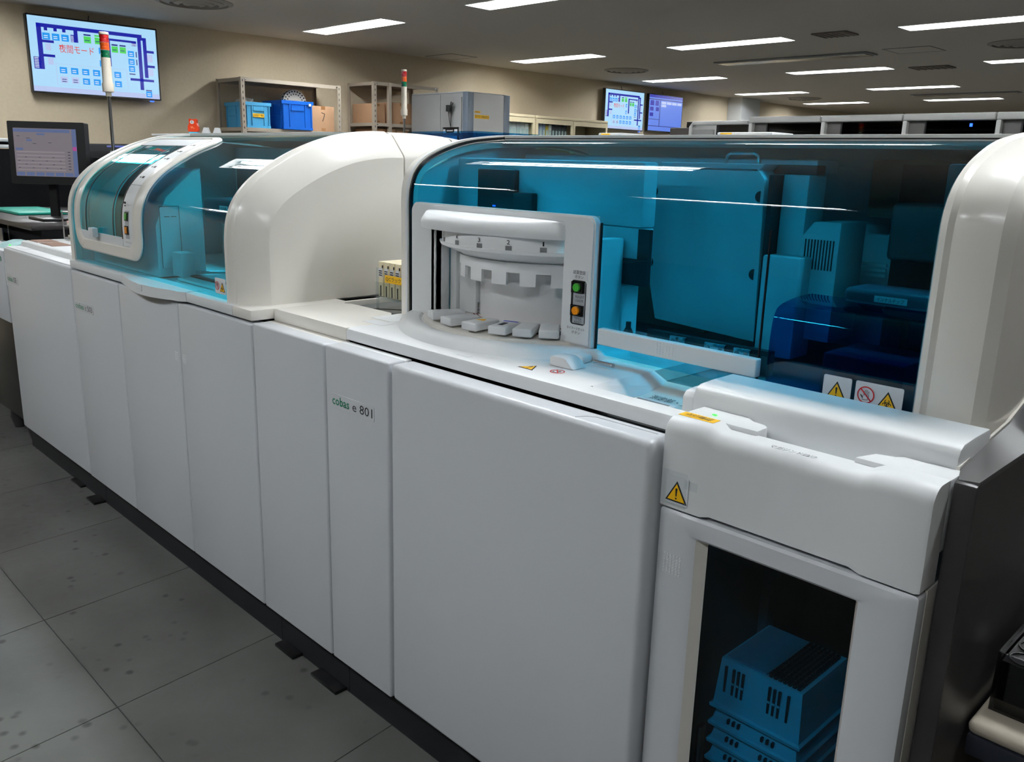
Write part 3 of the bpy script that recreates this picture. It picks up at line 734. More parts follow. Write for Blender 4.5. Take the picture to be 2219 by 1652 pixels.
# caution label low on the hood
def label_plate(name, parent, fr, x0, z0, x1, z1):
    return plates(name, [rrect(x0, z0, x1, z1, .003)], fr, 0, .001, PURE, parent)
F2 = fr_y(.0185)
lp = label_plate('caution_label', u2, F2, -2.335, 1.018, -2.272, 1.062)
FL = fr_y(.0172)
sign_nohand(FL, -2.320, 1.040, .024, lp); sign_bio(FL, -2.290, 1.038, .026, lp)
for x in (-3.2, -2.62): pass


# ---------------------------------------------------------------- rack buffer between the hoods
u3 = thing('rack_buffer_module', 'narrow white bridge unit between both hoods with grey sunken window', 'analyser', (-1.92, 0.5, 0))
B('plinth', -2.098, -1.747, 0.052, 1.1, 0.0, 0.134, PLINTH, u3)
B('carcass', -2.09, -1.755, 0.05, 1.1, 0.135, 0.955, DARK, u3)
panel('front_panel', -2.097, -1.746, 0.134, 0.968, u3)
B('ledge', -2.096, -1.747, 0.045, 0.075, 0.955, 0.9675, WARMW, u3, 0.002)
prism('deck', [(-2.098, .067), (-1.752, .067), (-1.752, .199), (-1.8365, .199), (-1.8365, .27), (-1.848, .27), (-1.86, .285), (-2.05, .285), (-2.065, .27), (-2.098, .30)], 'z', 0.968, 1.0, WARMW, u3, 0.002)
B('deck_back', -2.098, -1.837, 0.50, 1.05, 0.968, 1.0, WARMW, u3, 0.002)
B('deck_side', -2.098, -2.085, 0.29, 0.50, 0.968, 1.0, WARMW, u3, 0.002)
B('sunken_window', -2.085, -1.837, 0.28, 0.50, 0.975, 0.985, mat('smoked_window', rgb(92, 100, 104), 0.12), u3)
plates('stop_tab', [rect(-1.80, .15, -1.72, .19)], Fr((0, 0, 1.0), (1, 0, 0), (0, 1, 0)), 0, .0006, PURE, u3)
plates('track_line', strip([(-2.02, .33), (-1.86, .46)], .008) + strip([(-1.95, .30), (-1.84, .38)], .006), Fr((0, 0, .985), (1, 0, 0), (0, 1, 0)), 0, .001, DGREY, u3)
B('foot_plate', -2.085, -1.985, 0.018, 0.06, 0.0, 0.010, BLACK, u3, 0.002)
B('foot_plate', -1.885, -1.76, 0.015, 0.06, 0.0, 0.010, BLACK, u3, 0.002)

# ---------------------------------------------------------------- QC racks in a clear stand
qs = thing('rack_stand', 'clear acrylic stand holding cream sample racks beside the blue hood', 'stand', (-1.97, .43, .987))
for (x, y) in ((-2.045, .36), (-2.045, .50), (-1.88, .36), (-1.88, .50)):
    B('post', x-.003, x+.003, y-.003, y+.003, .9855, 1.10, CLEAR, qs)
B('shelf', -2.048, -1.877, .357, .503, 1.012, 1.017, CLEAR, qs)
B('front_pane', -2.048, -1.877, .353, .357, 1.012, 1.06, CLEAR, qs)
plates('yellow_label', [rect(-2.005, 1.062, -1.925, 1.083)], fr_y(.3575), 0, .001, YEL, qs)
txt('label_lettering', 'QCラック', fr_y(.3575), -2.0, 1.066, .07, .013, INK, qs, .0014)
CREAM = mat('cream_rack', rgb(226, 212, 176), 0.5)
rk = thing('sample_rack', 'leftmost cream sample rack in the clear stand', 'rack', (-2.03, .43, 1.017), group='cream sample racks in the stand')
B('body', -2.043, -2.020, .362, .50, 1.018, 1.075, CREAM, rk, 0.002)
B('barcode_label', -2.040, -2.023, .3605, .362, 1.075, 1.10, PURE, rk)
for k in range(3): B('print_line', -2.038, -2.025, .3598, .3605, 1.078+.006*k, 1.081+.006*k, INK, rk)
B('cap', -2.043, -2.020, .362, .50, 1.075, 1.118, mat('cream_cap', rgb(236, 224, 190), 0.5), rk, 0.002)
B('slot', -2.033, -2.030, .360, .362, 1.02, 1.05, INB, rk)
B('slot', -2.024, -2.021, .360, .363, 1.10, 1.108, INB, rk)
qs.location.x += .018; rk.location.x += .018
for k, lb in enumerate(('second cream sample rack from the left in the clear stand', 'third cream sample rack from the left in the clear stand', 'fourth cream sample rack, half hidden by the white hood edge', 'fifth cream sample rack, deepest behind the white hood edge')):
    c_ = copy_tree(rk); c_.location.x += .0265*(k+1); c_['label'] = lb

# ---------------------------------------------------------------- immunoassay module with the large blue hood
P2 = Prof([(.300, 1.0), (.300, 1.08), (.300, 1.16), (.300, 1.24), (.300, 1.30), (.304, 1.338), (.319, 1.372), (.348, 1.399), (.400, 1.424), (.478, 1.447), (.559, 1.459), (.65, 1.466), (.74, 1.468), (.86, 1.468), (.98, 1.455), (1.06, 1.42)])
u4 = thing('immunoassay_analyser', 'large white analyser with long blue hood and round reagent loader', 'analyser', (-1.05, 0.5, 0))
B('plinth', -1.745, -0.36, 0.052, 1.1, 0.0, 0.134, PLINTH, u4)
B('carcass', -1.738, -0.785, 0.055, 1.1, 0.135, 0.955, DARK, u4)
panel('front_panel', -1.744, -1.489, 0.135, 0.969, u4)
B('panel_top', -1.743, -1.490, 0.045, 0.066, 0.955, 0.9685, WHITE, u4, 0.002)
panel('front_door', -1.486, -0.779, 0.137, 0.969, u4, bev=0.012, y1=0.066)
nameplate(u4, -1.7185, -1.5425, 0.8215, 0.8565, 'cobas', -1.712, -1.641, 'e 801', -1.628, -1.549)
fd = Fr((0, 0, .969), (1, 0, 0), (0, 1, 0))
plates('door_emboss', strip([(-.955, .012), (-.945, .030), (-.93, .040), (-.80, .044)], .002), fd, -.001, .0006, LGREY, u4)
# deck with rounded rim, drawer well at the right end
prism('deck_rim', [(.067, .972), (.067, .990), (.071, .997), (.080, 1.0), (.20, 1.0), (.20, .972)], 'x', -1.750, -1.003, WHITE, u4, 0.0, 40)
prism('deck_rim', [(.067, .972), (.067, .990), (.071, .997), (.080, 1.0), (.105, 1.0), (.112, .985), (.112, .972)], 'x', -1.003, -0.779, WHITE, u4, 0.0, 40)
B('deck', -1.750, -1.003, 0.20, 0.62, 0.972, 1.0, WHITE, u4)
B('deck_fillet', -1.835, -1.7515, 0.20, 0.62, 0.972, 1.0005, WHITE, u4, 0.002)
B('machine_bed', -1.744, -0.40, 0.33, 1.05, 0.955, 0.971, mat('bed_grey', rgb(120, 126, 130), 0.5), u4)
# sloped left wall of the well and the drawer floor
bm = bmesh.new()
q = [(-1.003, .112, 1.0), (-1.003, .305, 1.0), (-.958, .305, .978), (-.968, .112, .968)]
a_ = [bm.verts.new(p) for p in q]; b_ = [bm.verts.new((p[0]-.004, p[1], p[2]-.01)) for p in q]
bm.faces.new(a_); bm.faces.new(b_[::-1])
for i in range(4): bm.faces.new((a_[i], a_[(i+1) % 4], b_[(i+1) % 4], b_[i]))
finish('well_wall', bm, WHITE, u4)
wd = prism('sipper_drawer', [(.113, .950), (.113, .962), (.15, .968), (.24, .975), (.305, .985), (.305, .95)], 'x', -.972, -0.785, WARMW, u4, 0.002)
FRd = Fr((0, .195, .9722), (1, 0, 0), (0, 1, .075))
txt('drawer_lettering', '測定部・シッパー部', FRd, -.942, .008, .155, .024, INK, wd, .0008)
bm = bmesh.new(); abox(bm, -.948, -.860, .160, .192, .962, .980, .006, 3)
dh = finish('drawer_handle', bm, WHITE, u4, 40)
B('handle_groove', -.940, -.868, .1665, .172, .9795, .9805, MGREY, dh)
prism('hinge_hump', [(-1.172, 1.0), (-1.172, 1.016), (-1.166, 1.021), (-1.135, 1.022), (-1.126, 1.019), (-1.104, 1.0)], 'y', .172, .215, WHITE, u4, 0.004)
B('hinge_hump_small', -1.168, -1.13, .232, .262, 1.0, 1.018, WHITE, u4, 0.007, 4)
T('hinge_pin', [(-1.11, .243, 1.008), (-1.06, .243, 1.008)], .005, CHROME, u4)
FD = Fr((0, 0, 1.0), (1, 0, 0), (0, 1, 0))
dl = plates('caution_print', [rect(-1.20, .106, -1.198, .108)], FD, 0, .0003, WHITE, u4)
sign_excl(Fr((0, 0, 1.0), (1, 0, 0), (0, 1, 0)), -1.178, .126, .034, dl)
sign_nohand(Fr((0, 0, 1.0), (1, 0, 0), (0, 1, 0)), -1.118, .140, .030, dl)
plates('deck_tab', [rect(-1.36, .085, -1.325, .10)], FD, 0, .0005, PURE, u4)

# hood
sG = P2.s_at_y(.62)
DX0, DX1 = -1.798, -0.494
hood_sheet('hood_glass', P2, DX0, DX1, .298, sG, -.004, 0, HOODG, u4, 50)                     # curved upper part
hood_sheet('hood_glass_left', P2, DX0, -1.765, .0, .298, -.004, 0, HOODG, u4, 6)
hood_sheet('hood_glass_door', P2, -1.162, -.772, .010, .298, -.004, 0, HOODG, u4, 6)
hood_sheet('hood_glass_right', P2, -.770, DX1, .0, .298, -.004, 0, HOODG, u4, 6)
for x in (-.771,): B('glass_joint', x-.0008, x+.0008, .295, .301, 1.0, 1.298, BLACK, u4)
hood_sheet('hood_top_strip', P2, DX0, DX1+.02, sG, sG+.035, -.012, .008, WARMW, u4, 6)
hood_sheet('strip_seal', P2, DX0, DX1+.02, sG-.003, sG, -.004, .0015, BLACK, u4, 2)
hood_sheet('roof', P2, DX0, DX1+.05, sG+.035, P2.len, -.02, -.002, WARMW, u4, 20)
hood_loft('left_cheek', P2, [(-1.822, -.025), (-1.826, -.004), (-1.822, .006), (-1.812, .008), (-1.802, .006), (-1.797, 0), (-1.795, -.025)], 0.0, P2.len, 1.07, 1.0, WARMW, None, 60) if False else None
hood_sheet('left_cheek', P2, -1.826, -1.797, 0.0, P2.len, -.024, .007, WARMW, u4, 60)
hood_sheet('left_cheek_bead', P2, -1.806, -1.799, 0.0, P2.len, .007, .009, WHITE, u4, 60)
hood_sheet('left_seal', P2, -1.797, -1.792, 0.0, P2.len-.3, -.006, .004, BLACK, u4, 60)
prism('left_side_wall', [(.325, 1.0), (.325, 1.30), (.36, 1.37), (.5, 1.43), (.7, 1.445), (.98, 1.43), (.98, 1.0)], 'x', -1.822, -1.812, INW, u4)
hood_loft('right_cheek', P2, [(-.494, -.02), (-.492, .002), (-.488, .009), (-.478, .012), (-.470, .006), (-.462, .009), (-.430, .008), (-.405, .002), (-.388, -.012), (-.378, -.035), (-.372, -.07), (-.370, -.10), (-.370, -.115)], 0.004, P2.len, 1.07, 1.004, WARMW, u4, 60)
B('rear_wall', -1.81, -.50, 1.03, 1.06, .955, 1.42, INW, u4)

# loader frame in front of the hood
FF = fr_y(.300)
fl_ = lambda a, b, o: FF(a, b, o)
# outer: rounded top corners; three pieces so that the lower side stays open
def lframe():
    bm = bmesh.new()
    o = []
    r = .022
    X0, X1, Z1 = -1.771, -1.159, 1.298
    left = [(X0, 1.015)] + [(X0+r-r*math.cos(math.radians(90*k/6)), Z1-r+r*math.sin(math.radians(90*k/6))) for k in range(7)]
    right = [(X1-r+r*math.sin(math.radians(90*k/6)), Z1-r+r*math.cos(math.radians(90*k/6))) for k in range(7)] + [(X1, 1.022)]
    inner = [(-1.245, 1.022), (-1.245, 1.244), (-1.674, 1.244), (-1.674, 1.018), (-1.684, 1.0155)]
    poly = left + right + inner
    A = [bm.verts.new(FF(a, b, -.002)) for a, b in poly]; C_ = [bm.verts.new(FF(a, b, .018)) for a, b in poly]
    bm.faces.new(C_); bm.faces.new(A[::-1]); n = len(poly)
    for i in range(n): bm.faces.new((A[i], A[(i+1) % n], C_[(i+1) % n], C_[i]))
    bmesh.ops.recalc_face_normals(bm, faces=bm.faces)
    es = [e for e in bm.edges if e.calc_face_angle(0) > 1.2 and all(abs(v.co.y-(.3-.018)) < 1e-4 for v in e.verts)]
    bmesh.ops.bevel(bm, geom=es, offset=.004, segments=2, affect='EDGES')
    return finish('loader_frame', bm, WHITE, u4, 35)
lf = lframe()
B('frame_seal', -1.1575, -1.155, .297, .303, 1.018, 1.285, BLACK, u4)
B('left_post_return', -1.690, -1.674, .282, .33, 1.02, 1.244, WHITE, u4, 0.002)
# bulged canopy
bm = bmesh.new(); rr = []
ctrl = [(-1.702, .2845), (-1.696, .262), (-1.675, .238), (-1.640, .220), (-1.600, .210), (-1.540, .204), (-1.480, .205), (-1.420, .213), (-1.360, .227), (-1.310, .243), (-1.270, .260), (-1.245, .274), (-1.238, .2845)]
cpts = []
for i in range(len(ctrl)-1):
    p0, p1, p2, p3 = (Vector(ctrl[max(0, min(len(ctrl)-1, j))]) for j in (i-1, i, i+1, i+2))
    for k in range(4):
        t = k/4; cpts.append(tuple(0.5*((2*p1)+(p2-p0)*t+(2*p0-5*p1+4*p2-p3)*t*t+(3*p1-p0-3*p2+p3)*t**3)))
cpts.append(ctrl[-1])
for x, y in cpts:
    d = .284 - y
    z0_, z1_ = 1.243, 1.284
    rr.append([bm.verts.new(p) for p in ((x, .30, z0_), (x, y+.002, z0_), (x, y, z0_+.006), (x, y, z0_+.018), (x, y+.004+.12*d, z0_+.030), (x, y+.35*d+.002, z1_-.004), (x, .285, z1_), (x, .30, z1_))])
for A_, C_ in zip(rr, rr[1:]):
    for i in range(8): bm.faces.new((A_[i], A_[(i+1) % 8], C_[(i+1) % 8], C_[i]))
bm.faces.new(rr[0][::-1]); bm.faces.new(rr[-1])
finish('loader_canopy', bm, WHITE, u4, 50)
# button window on the right post
bw = plates('button_window', [rrect(-1.2155, 1.068, -1.1745, 1.163, .007)], fr_y(.282), 0, .0008, BLACK, lf)
plates('button_plate', [rect(-1.209, 1.071, -1.176, 1.160)], fr_y(.282), .0008, .0014, LGREY, bw)
for z, m_ in ((1.1487, BTN_G), (1.0993, BTN_O)):
    plates('button_socket', [rect(-1.212, z-.0115, -1.178, z+.0115)], fr_y(.282), .0014, .006, GLOSSBLK, bw)
    plates('socket_rim', strip([(-1.209, z-.009), (-1.181, z-.009), (-1.181, z+.009), (-1.209, z+.009), (-1.209, z-.009)], .0014), fr_y(.282), .006, .0068, CHROME, bw)
    plates('push_button', [[(-1.195+.0088*math.cos(t*.3927), z+.0088*math.sin(t*.3927)) for t in range(16)]], fr_y(.282), .006, .011, m_, bw)
FP = fr_y(.282)
for s_, z, hh, ww in (('REAGENT', 1.1255, .0055, .024), ('LOADER', 1.1175, .0055, .022), ('TIMER', 1.0785, .0052, .020), ('RESET', 1.0715, .0052, .020)):
    txt('window_lettering', s_, FP, -1.202, z, ww, hh, INK, bw, .002)
plates('paper_strip', [rect(-1.222, 1.165, -1.172, 1.184)], FP, 0, .0005, PURE, lf)
txt('button_lettering', '試薬登録', FP, -1.212, 1.1755, .034, .0085, INK, lf, .0009); txt('button_lettering', 'ボタン', FP, -1.207, 1.167, .024, .0065, INK, lf, .0009)
txt('button_lettering', 'タイマーリセット', FP, -1.224, 1.056, .050, .0065, INK, lf, .0009); txt('button_lettering', 'ボタン', FP, -1.21, 1.0475, .024, .0065, INK, lf, .0009)
# turntable: base bulge, tray, drum, notched skirt, dial
TCX, TCY = -1.465, .50
def halfdisc(name, prof, m, a0=178, a1=326, n=60, parent=u4):
    return lathe(name, prof, TCX, TCY, m, parent, n, math.radians(a0), math.radians(a1))
halfdisc('turntable_base', [(.0, .999), (.392, .999), (.388, 1.010), (.380, 1.017), (.370, 1.020), (.340, 1.021), (.334, 1.016), (.0, 1.016)], WHITE, 178, 338)
halfdisc('turntable_tray', [(.0, 1.016), (.330, 1.016), (.330, 1.023), (.325, 1.025), (.20, 1.030), (.0, 1.030)], WARMW, 178, 330)
halfdisc('track_lines', [(.205, 1.0301), (.205, 1.0308), (.201, 1.0308), (.201, 1.0301), (.205, 1.0301)], mat('maroon_line', rgb(120, 60, 70), 0.5))
halfdisc('track_lines', [(.197, 1.0301), (.197, 1.0308), (.194, 1.0308), (.194, 1.0301), (.197, 1.0301)], MATS['maroon_line'])
halfdisc('dark_ring', [(.262, 1.0272), (.262, 1.0284), (.225, 1.0299), (.225, 1.0272), (.262, 1.0272)], INB)
halfdisc('drum', [(.0, 1.030), (.186, 1.030), (.188, 1.034), (.188, 1.185), (.0, 1.185)], mat('bright_white', rgb(242, 243, 244), 0.4))
halfdisc('dial_collar', [(.0, 1.182), (.235, 1.182), (.240, 1.186), (.287, 1.205), (.290, 1.2105), (.290, 1.213), (.0, 1.213)], mat('bright_white', rgb(242, 243, 244), 0.4))
dial = halfdisc('dial_band', [(.0, 1.213), (.284, 1.213), (.284, 1.262), (.0, 1.262)], mat('bright_white', rgb(242, 243, 244), 0.4))
# notched skirt
bm = bmesh.new()
Rs0, Rs1, zt, zb, zn = .232, .240, 1.182, 1.130, 1.159
notches = [198, 215.5, 233.5, 252, 271, 289, 306.3]
seg = []
a = 180.0
edges_ = [180.0]
for c_ in notches: edges_ += [c_-4.1, c_+4.1]
edges_.append(326.0)
for i in range(len(edges_)-1):
    seg.append((edges_[i], edges_[i+1], i % 2 == 1))
for a0_, a1_, isn in seg:
    lo_ = zn if isn else zb
    n_ = max(2, int((a1_-a0_)/2))
    ring = []
    for k in range(n_+1):
        t = math.radians(a0_+(a1_-a0_)*k/n_)
        ring.append([bm.verts.new((TCX+r_*math.cos(t), TCY+r_*math.sin(t), z_)) for r_, z_ in ((Rs1, lo_), (Rs1, zt), (Rs0, zt), (Rs0, lo_))])
    for A_, C_ in zip(ring, ring[1:]):
        for i in range(4): bm.faces.new((A_[i], A_[(i+1) % 4], C_[(i+1) % 4], C_[i]))
    bm.faces.new(ring[0][::-1]); bm.faces.new(ring[-1])
finish('notched_skirt', bm, MATS['bright_white'], u4, 30)
# numbers and marks on the dial
for i, (ang, num) in enumerate(((307, '1'), (291, '2'), (275.3, '3'), (258.9, '4'), (241.5, '5'))):
    t = math.radians(ang); cdir = Vector((math.cos(t), math.sin(t), 0)); rgt = Vector((-math.sin(t), math.cos(t), 0))
    f_ = Fr((TCX+.284*cdir.x, TCY+.284*cdir.y, 0), rgt, (0, 0, 1))
    plates('slot_mark', [rect(-.0075, 1.2135, .0075, 1.2235)], f_, .0, .0014, LGREY if False else MGREY, dial)
    txt('dial_number', num, f_, -.002 if num == '1' else -.004, 1.2265, .0036 if num == '1' else .0075, .0095, INK, dial, .0016, bold=0.012)
B('loader_housing', -1.236, -1.205, .305, .44, 1.0, 1.245, INW, u4, 0.004)
# side guide plates left of the drum
B('loader_side_plate', -1.648, -1.585, .34, .36, 1.03, 1.19, WHITE, u4, 0.004)
B('loader_side_wall', -1.672, -1.648, .33, .46, 1.03, 1.21, WHITE, u4, 0.003)
B('hinge_bracket', -1.585, -1.576, .345, .36, 1.03, 1.06, CHROME, u4, 0.002)
# reagent packs on the tray: each is a thing of its own
packs = [(246, 'farthest left white reagent pack on the round tray'), (262, 'second white reagent pack from the left on the round tray'), (276.5, 'white reagent pack with yellow triangle mark on the round tray'), (290, 'white reagent pack with blue stripe and dark bar on tray'), (300.5, 'second white reagent pack from right on the round tray'), (311, 'rightmost white reagent pack, half behind the button post')]
PACK = mat('pack_white', rgb(232, 234, 236), 0.35)
for ang, lab in packs:
    t = math.radians(ang); cd = Vector((math.cos(t), math.sin(t), 0)); rg = Vector((-math.sin(t), math.cos(t), 0))
    c0 = Vector((TCX, TCY, 0)) + cd*.283
    pk = thing('reagent_pack', lab, 'reagent pack', (c0.x, c0.y, 1.0305), group='reagent packs on the round tray')
    pk.rotation_euler = (0, 0, t + math.pi/2)
    bm = bmesh.new(); abox(bm, -.0225, .0225, -.042, .043, 0, .019, .004, 3)
    me_o = finish('pack_body', bm, PACK, None, 40); me_o.parent = pk
    if 'yellow' in lab:
        f_ = Fr((0, 0, .019), (1, 0, 0), (0, 1, 0))
        p_ = plates('triangle_mark', [[(-.012, 0), (.012, 0), (0, .02)]], f_, 0, .0006, YEL); p_.parent = pk
    if 'blue' in lab:
        f_ = Fr((0, 0, .019), (1, 0, 0), (0, 1, 0))
        p_ = plates('print_stripe', [rect(-.018, .028, .018, .036)], f_, 0, .0006, mat('print_blue', rgb(40, 70, 190), 0.5)); p_.parent = pk
        p_ = plates('print_bar', [rect(-.008, -.02, .003, .012)], f_, 0, .0006, INK); p_.parent = pk
# door handle bar on the glass
hb = B('hood_handle', -1.137, -.765, .280, .299, 1.035, 1.0695, WHITE, u4, 0.003, 3)
bm = bmesh.new()
for i in range(6):
    for j in range(6): abox(bm, -.985+.0075*i, -.982+.0075*i, .2788, .2802, 1.042+.0042*j, 1.0438+.0042*j)
finish('grip_dots', bm, WHITE, hb, kind='stuff')
# stickers on the hood
FS = fr_y(.2995)
lp = label_plate('caution_label', u4, FS, -.645, 1.0175, -.5955, 1.0640); sign_excl(fr_y(.2985), -.6202, 1.0405, .030, lp)
lp = label_plate('caution_label', u4, FS, -.5885, 1.0185, -.5095, 1.0640); sign_nohand(fr_y(.2985), -.5695, 1.0425, .029, lp); sign_bio(fr_y(.2985), -.5335, 1.0395, .031, lp)
# deep blue inner shield at the right
SH = Prof([(.318, .99), (.318, 1.06), (.320, 1.12), (.328, 1.150), (.345, 1.163), (.40, 1.172), (.46, 1.174)])
hood_sheet('inner_shield', SH, -.764, -.498, 0, SH.len, -.003, 0, DKBLUE, u4, 30)
# ---- inside the large hood
INW2 = mat('inner_cover_white', rgb(198, 204, 208), 0.5); IND = mat('inner_dark_grey', rgb(48, 50, 52), 0.5)
B('left_cover', -1.785, -1.168, .45, .50, 1.268, 1.410, INW2, u4, .006)
B('left_cover_lower', -1.345, -1.170, .452, .50, 1.145, 1.2675, INW2, u4, .004)
B('cover_lid', -1.785, -.90, .70, .80, 1.395, 1.425, INW2, u4, .004)
B('dark_motor', -1.687, -1.552, .432, .45, 1.275, 1.384, INB, u4, .004)
B('dark_motor_foot', -1.552, -1.486, .428, .45, 1.275, 1.330, INB, u4, .004)
plates('blue_status_light', [rect(-1.625, 1.292, -1.616, 1.295)], fr_y(.431), 0, .002, LED_B, u4)
B('black_strip', -1.174, -1.143, .448, .46, 1.15, 1.266, INB, u4)
B('black_beam', -1.345, -1.141, .446, .462, 1.147, 1.205, INB, u4) if False else B('black_beam', -1.345, -1.141, .440, .4515, 1.143, 1.200, INB, u4)
for x, r_ in ((-1.262, .011), (-1.232, .005), (-1.212, .005)):
    plates('beam_dial', arcband(x, 1.185, r_*.35, r_, 0, 360, 18), fr_y(.44), 0, .003, LGREY, u4)
plates('green_status_light', [rect(-1.214, 1.169, -1.210, 1.172)], fr_y(.44), 0, .002, LED_G, u4)
lw = B('lower_wall', -1.79, -1.25, .86, .88, .972, 1.09, mat('inner_tan', rgb(150, 150, 140), 0.6), u4)
sl = plates('caution_sticker', [rect(-1.523, 1.0, -1.521, 1.002)], fr_y(.85), 0, .0004, INW2, u4)
sign_excl(fr_y(.855), -1.522, 1.052, .036, sl)
pbn = prism('front_cover', [(-1.252, 1.142), (-1.226, 1.044), (-.955, 1.030), (-.965, 1.38), (-.985, 1.404), (-1.231, 1.404), (-1.254, 1.383)], 'y', .60, .66, INW2, u4, .003)
prism('front_cover_bevel', [(-1.225, 1.395), (-.985, 1.395), (-.968, 1.412), (-1.238, 1.412)], 'y', .60, .68, INW2, u4, .002)
for x, z, s_ in ((-1.252, 1.344, 1), (-.972, 1.344, -1), (-1.252, 1.178, 1), (-.970, 1.178, -1)):
    pts = [(x+s_*.012*math.sin(math.radians(a)), z+.012*math.cos(math.radians(a))) for a in range(0, 181, 15)]
    plates('finger_notch', [pts if s_ < 0 else pts], fr_y(.60), 0, .001, INB, u4)
B('edge_gap', -.955, -.945, .60, .66, 1.02, 1.39, INB, u4)
B('side_cover', -.945, -.885, .64, .72, 1.02, 1.392, INW2, u4, .004)
B('top_rail', -.99, -.88, .66, .70, 1.392, 1.412, IND, u4, .003)
B('lower_side_cover', -.942, -.855, .58, .66, 1.01, 1.225, INW2, u4, .005)
T('carry_handle', [(-1.082, .63, 1.405), (-1.080, .63, 1.428), (-1.072, .63, 1.434), (-1.012, .63, 1.434), (-1.002, .63, 1.428), (-1.0, .63, 1.405)], .004, CHROME, u4)
lv = prism('louvre_box', [(-.885, 1.05), (-.885, 1.265), (-.86, 1.298), (-.80, 1.30), (-.80, 1.05)], 'y', .63, .75, INW2, u4, .003)
for k in range(10): B('louvre_slot', -.874+.0068*k, -.8715+.0068*k, .6285, .631, 1.20, 1.262, INB, lv)
B('bottom_rail', -1.20, -.88, .54, .56, .975, 1.028, INB, u4)
for x0_, x1_ in ((-1.128, -1.086), (-1.035, -.983), (-.961, -.921)):
    c_ = B('chrome_bracket', x0_, x1_, .528, .54, 1.0, 1.027, CHROME, u4, .002)
    for xx in (x0_+.009, x1_-.009): plates('screw', [[(xx+.005*math.cos(t*.785), 1.016+.005*math.sin(t*.785)) for t in range(8)]], fr_y(.528), 0, .002, MGREY, c_)
T('sample_bottle', [(-1.172, .43, .975), (-1.172, .43, 1.04), (-1.172, .43, 1.05), (-1.172, .43, 1.062)], [.011, .011, .006, .006], INB, u4, 12)
B('blue_block', -1.25, -1.20, .44, .50, .975, 1.14, INW2, u4, .008)
B('dark_back_panel', -.80, -.50, .90, .92, 1.0, 1.42, IND, u4)
B('grey_back_panel', -.88, -.50, .93, .95, 1.30, 1.43, mat('inner_khaki', rgb(96, 98, 88), 0.6), u4)
for r_ in range(3):
    for x0_, x1_ in ((-.915, -.872), (-.865, -.80)):
        B('slat', x0_, x1_, .878, .888, 1.170+.0115*r_, 1.178+.0115*r_, mat('slat_white', rgb(230, 235, 232), 0.4), u4, .002)
B('arm_housing', -.70, -.52, .62, .74, 1.235, 1.345, IND, u4, .01, 3)
B('overhead_unit', -.60, -.50, .60, .78, 1.345, 1.42, IND, u4, .006)
hdp = B('pipettor', -.72, -.56, .50, .60, 1.14, 1.19, mat('purple_dark', rgb(52, 48, 62), 0.5), u4, .01, 3)
plates('pipettor_label', [rect(-.66, 1.168, -.60, 1.180)], fr_y(.50), 0, .001, LGREY, hdp)
txt('pipettor_lettering', 'インナルチップ', fr_y(.50), -.655, 1.170, .05, .008, INK, hdp, .0015)
B('pipettor_column', -.65, -.62, .54, .58, .975, 1.14, INB, u4, .003)
B('waste_box', -.70, -.55, .40, .55, .975, 1.08, IND, u4, .006)

# ---------------------------------------------------------------- magazine drawer at the right end (same machine)
MX0, MX1, MY = -.776, -.355, .030
# cap: three front sections, shoulders and scoop
def capsec(x0, x1, y, ztop, yb, nm='drawer_cap'):
    r = .030; pts = [(y, .858)]
    pts += [(y+r-r*math.cos(math.radians(a)), ztop-r+r*math.sin(math.radians(a))) for a in range(0, 91, 10)]
    pts += [(yb, ztop), (yb, .858)]
    return prism(nm, pts, 'x', x0, x1, WHITE, u4, 0.0, 50)
bm = bmesh.new()
secs = [(MX0, MY, 1.006, .858), (MX0+.004, MY-.001, 1.007, .857), (-.700, MY, 1.007, .857), (-.685, MY+.005, 0.998, .860), (-.455, MY+.005, 0.998, .860), (-.437, MY, 1.007, .857), (MX1-.006, MY-.001, 1.007, .857), (MX1, MY+.002, 1.0065, .858)]
rr = []
for x, y, zt_, zb_ in secs:
    r = .026; pts = [(.085, zb_), (y, zb_)]
    pts += [(y+r-r*math.cos(math.radians(a)), zt_-r+r*math.sin(math.radians(a))) for a in range(0, 91, 10)]
    pts += [(.085, zt_)]
    rr.append([bm.verts.new((x, p[0], p[1])) for p in pts])
n_ = len(rr[0])
for A_, C_ in zip(rr, rr[1:]):
    for i in range(n_): bm.faces.new((A_[i], A_[(i+1) % n_], C_[(i+1) % n_], C_[i]))
bm.faces.new(rr[0][::-1]); bm.faces.new(rr[-1])
cap = finish('drawer_cap', bm, WHITE, u4, 40)
prism('cap_shoulder', [(MX0, .08), (-.640, .08), (-.640, .112), (-.650, .122), (-.672, .126), (-.690, .140), (MX0, .140)], 'z', .90, 1.006, WHITE, u4, .003)
prism('cap_shoulder', [(-.485, .08), (MX1, .08), (MX1, .140), (-.437, .140), (-.447, .128), (-.472, .120)], 'z', .90, 1.006, WHITE, u4, .003)
B('scoop_floor', -.645, -.475, .08, .14, .90, .935, WHITE, u4, .003)
hump = [(.140, .93), (.140, 1.020), (.146, 1.032), (.158, 1.038), (.20, 1.040), (.262, 1.040), (.266, 1.036), (.266, .97)]
prism('upper_cover', hump, 'x', -.800, -.366, WHITE, u4, .003)
prism('upper_cover_end', [(.140, .97), (.140, 1.014), (.15, 1.024), (.175, 1.026), (.20, 1.026), (.20, .97)], 'x', -.822, -.799, WHITE, u4, .003)
B('body_side', -.79, -.352, .13, 1.08, .14, .972, WHITE, u4) if False else None
Fm = fr_y(MY)
yl = Fr((0, .050, 1.0072), (1, 0, 0), (0, 1, 0))
plates('yellow_label', [rect(-.772, .0085, -.706, .030)], yl, 0, .0007, YEL, cap)
txt('label_lettering', '点灯確認', yl, -.764, .0115, .050, .0145, INK, cap, .0012)
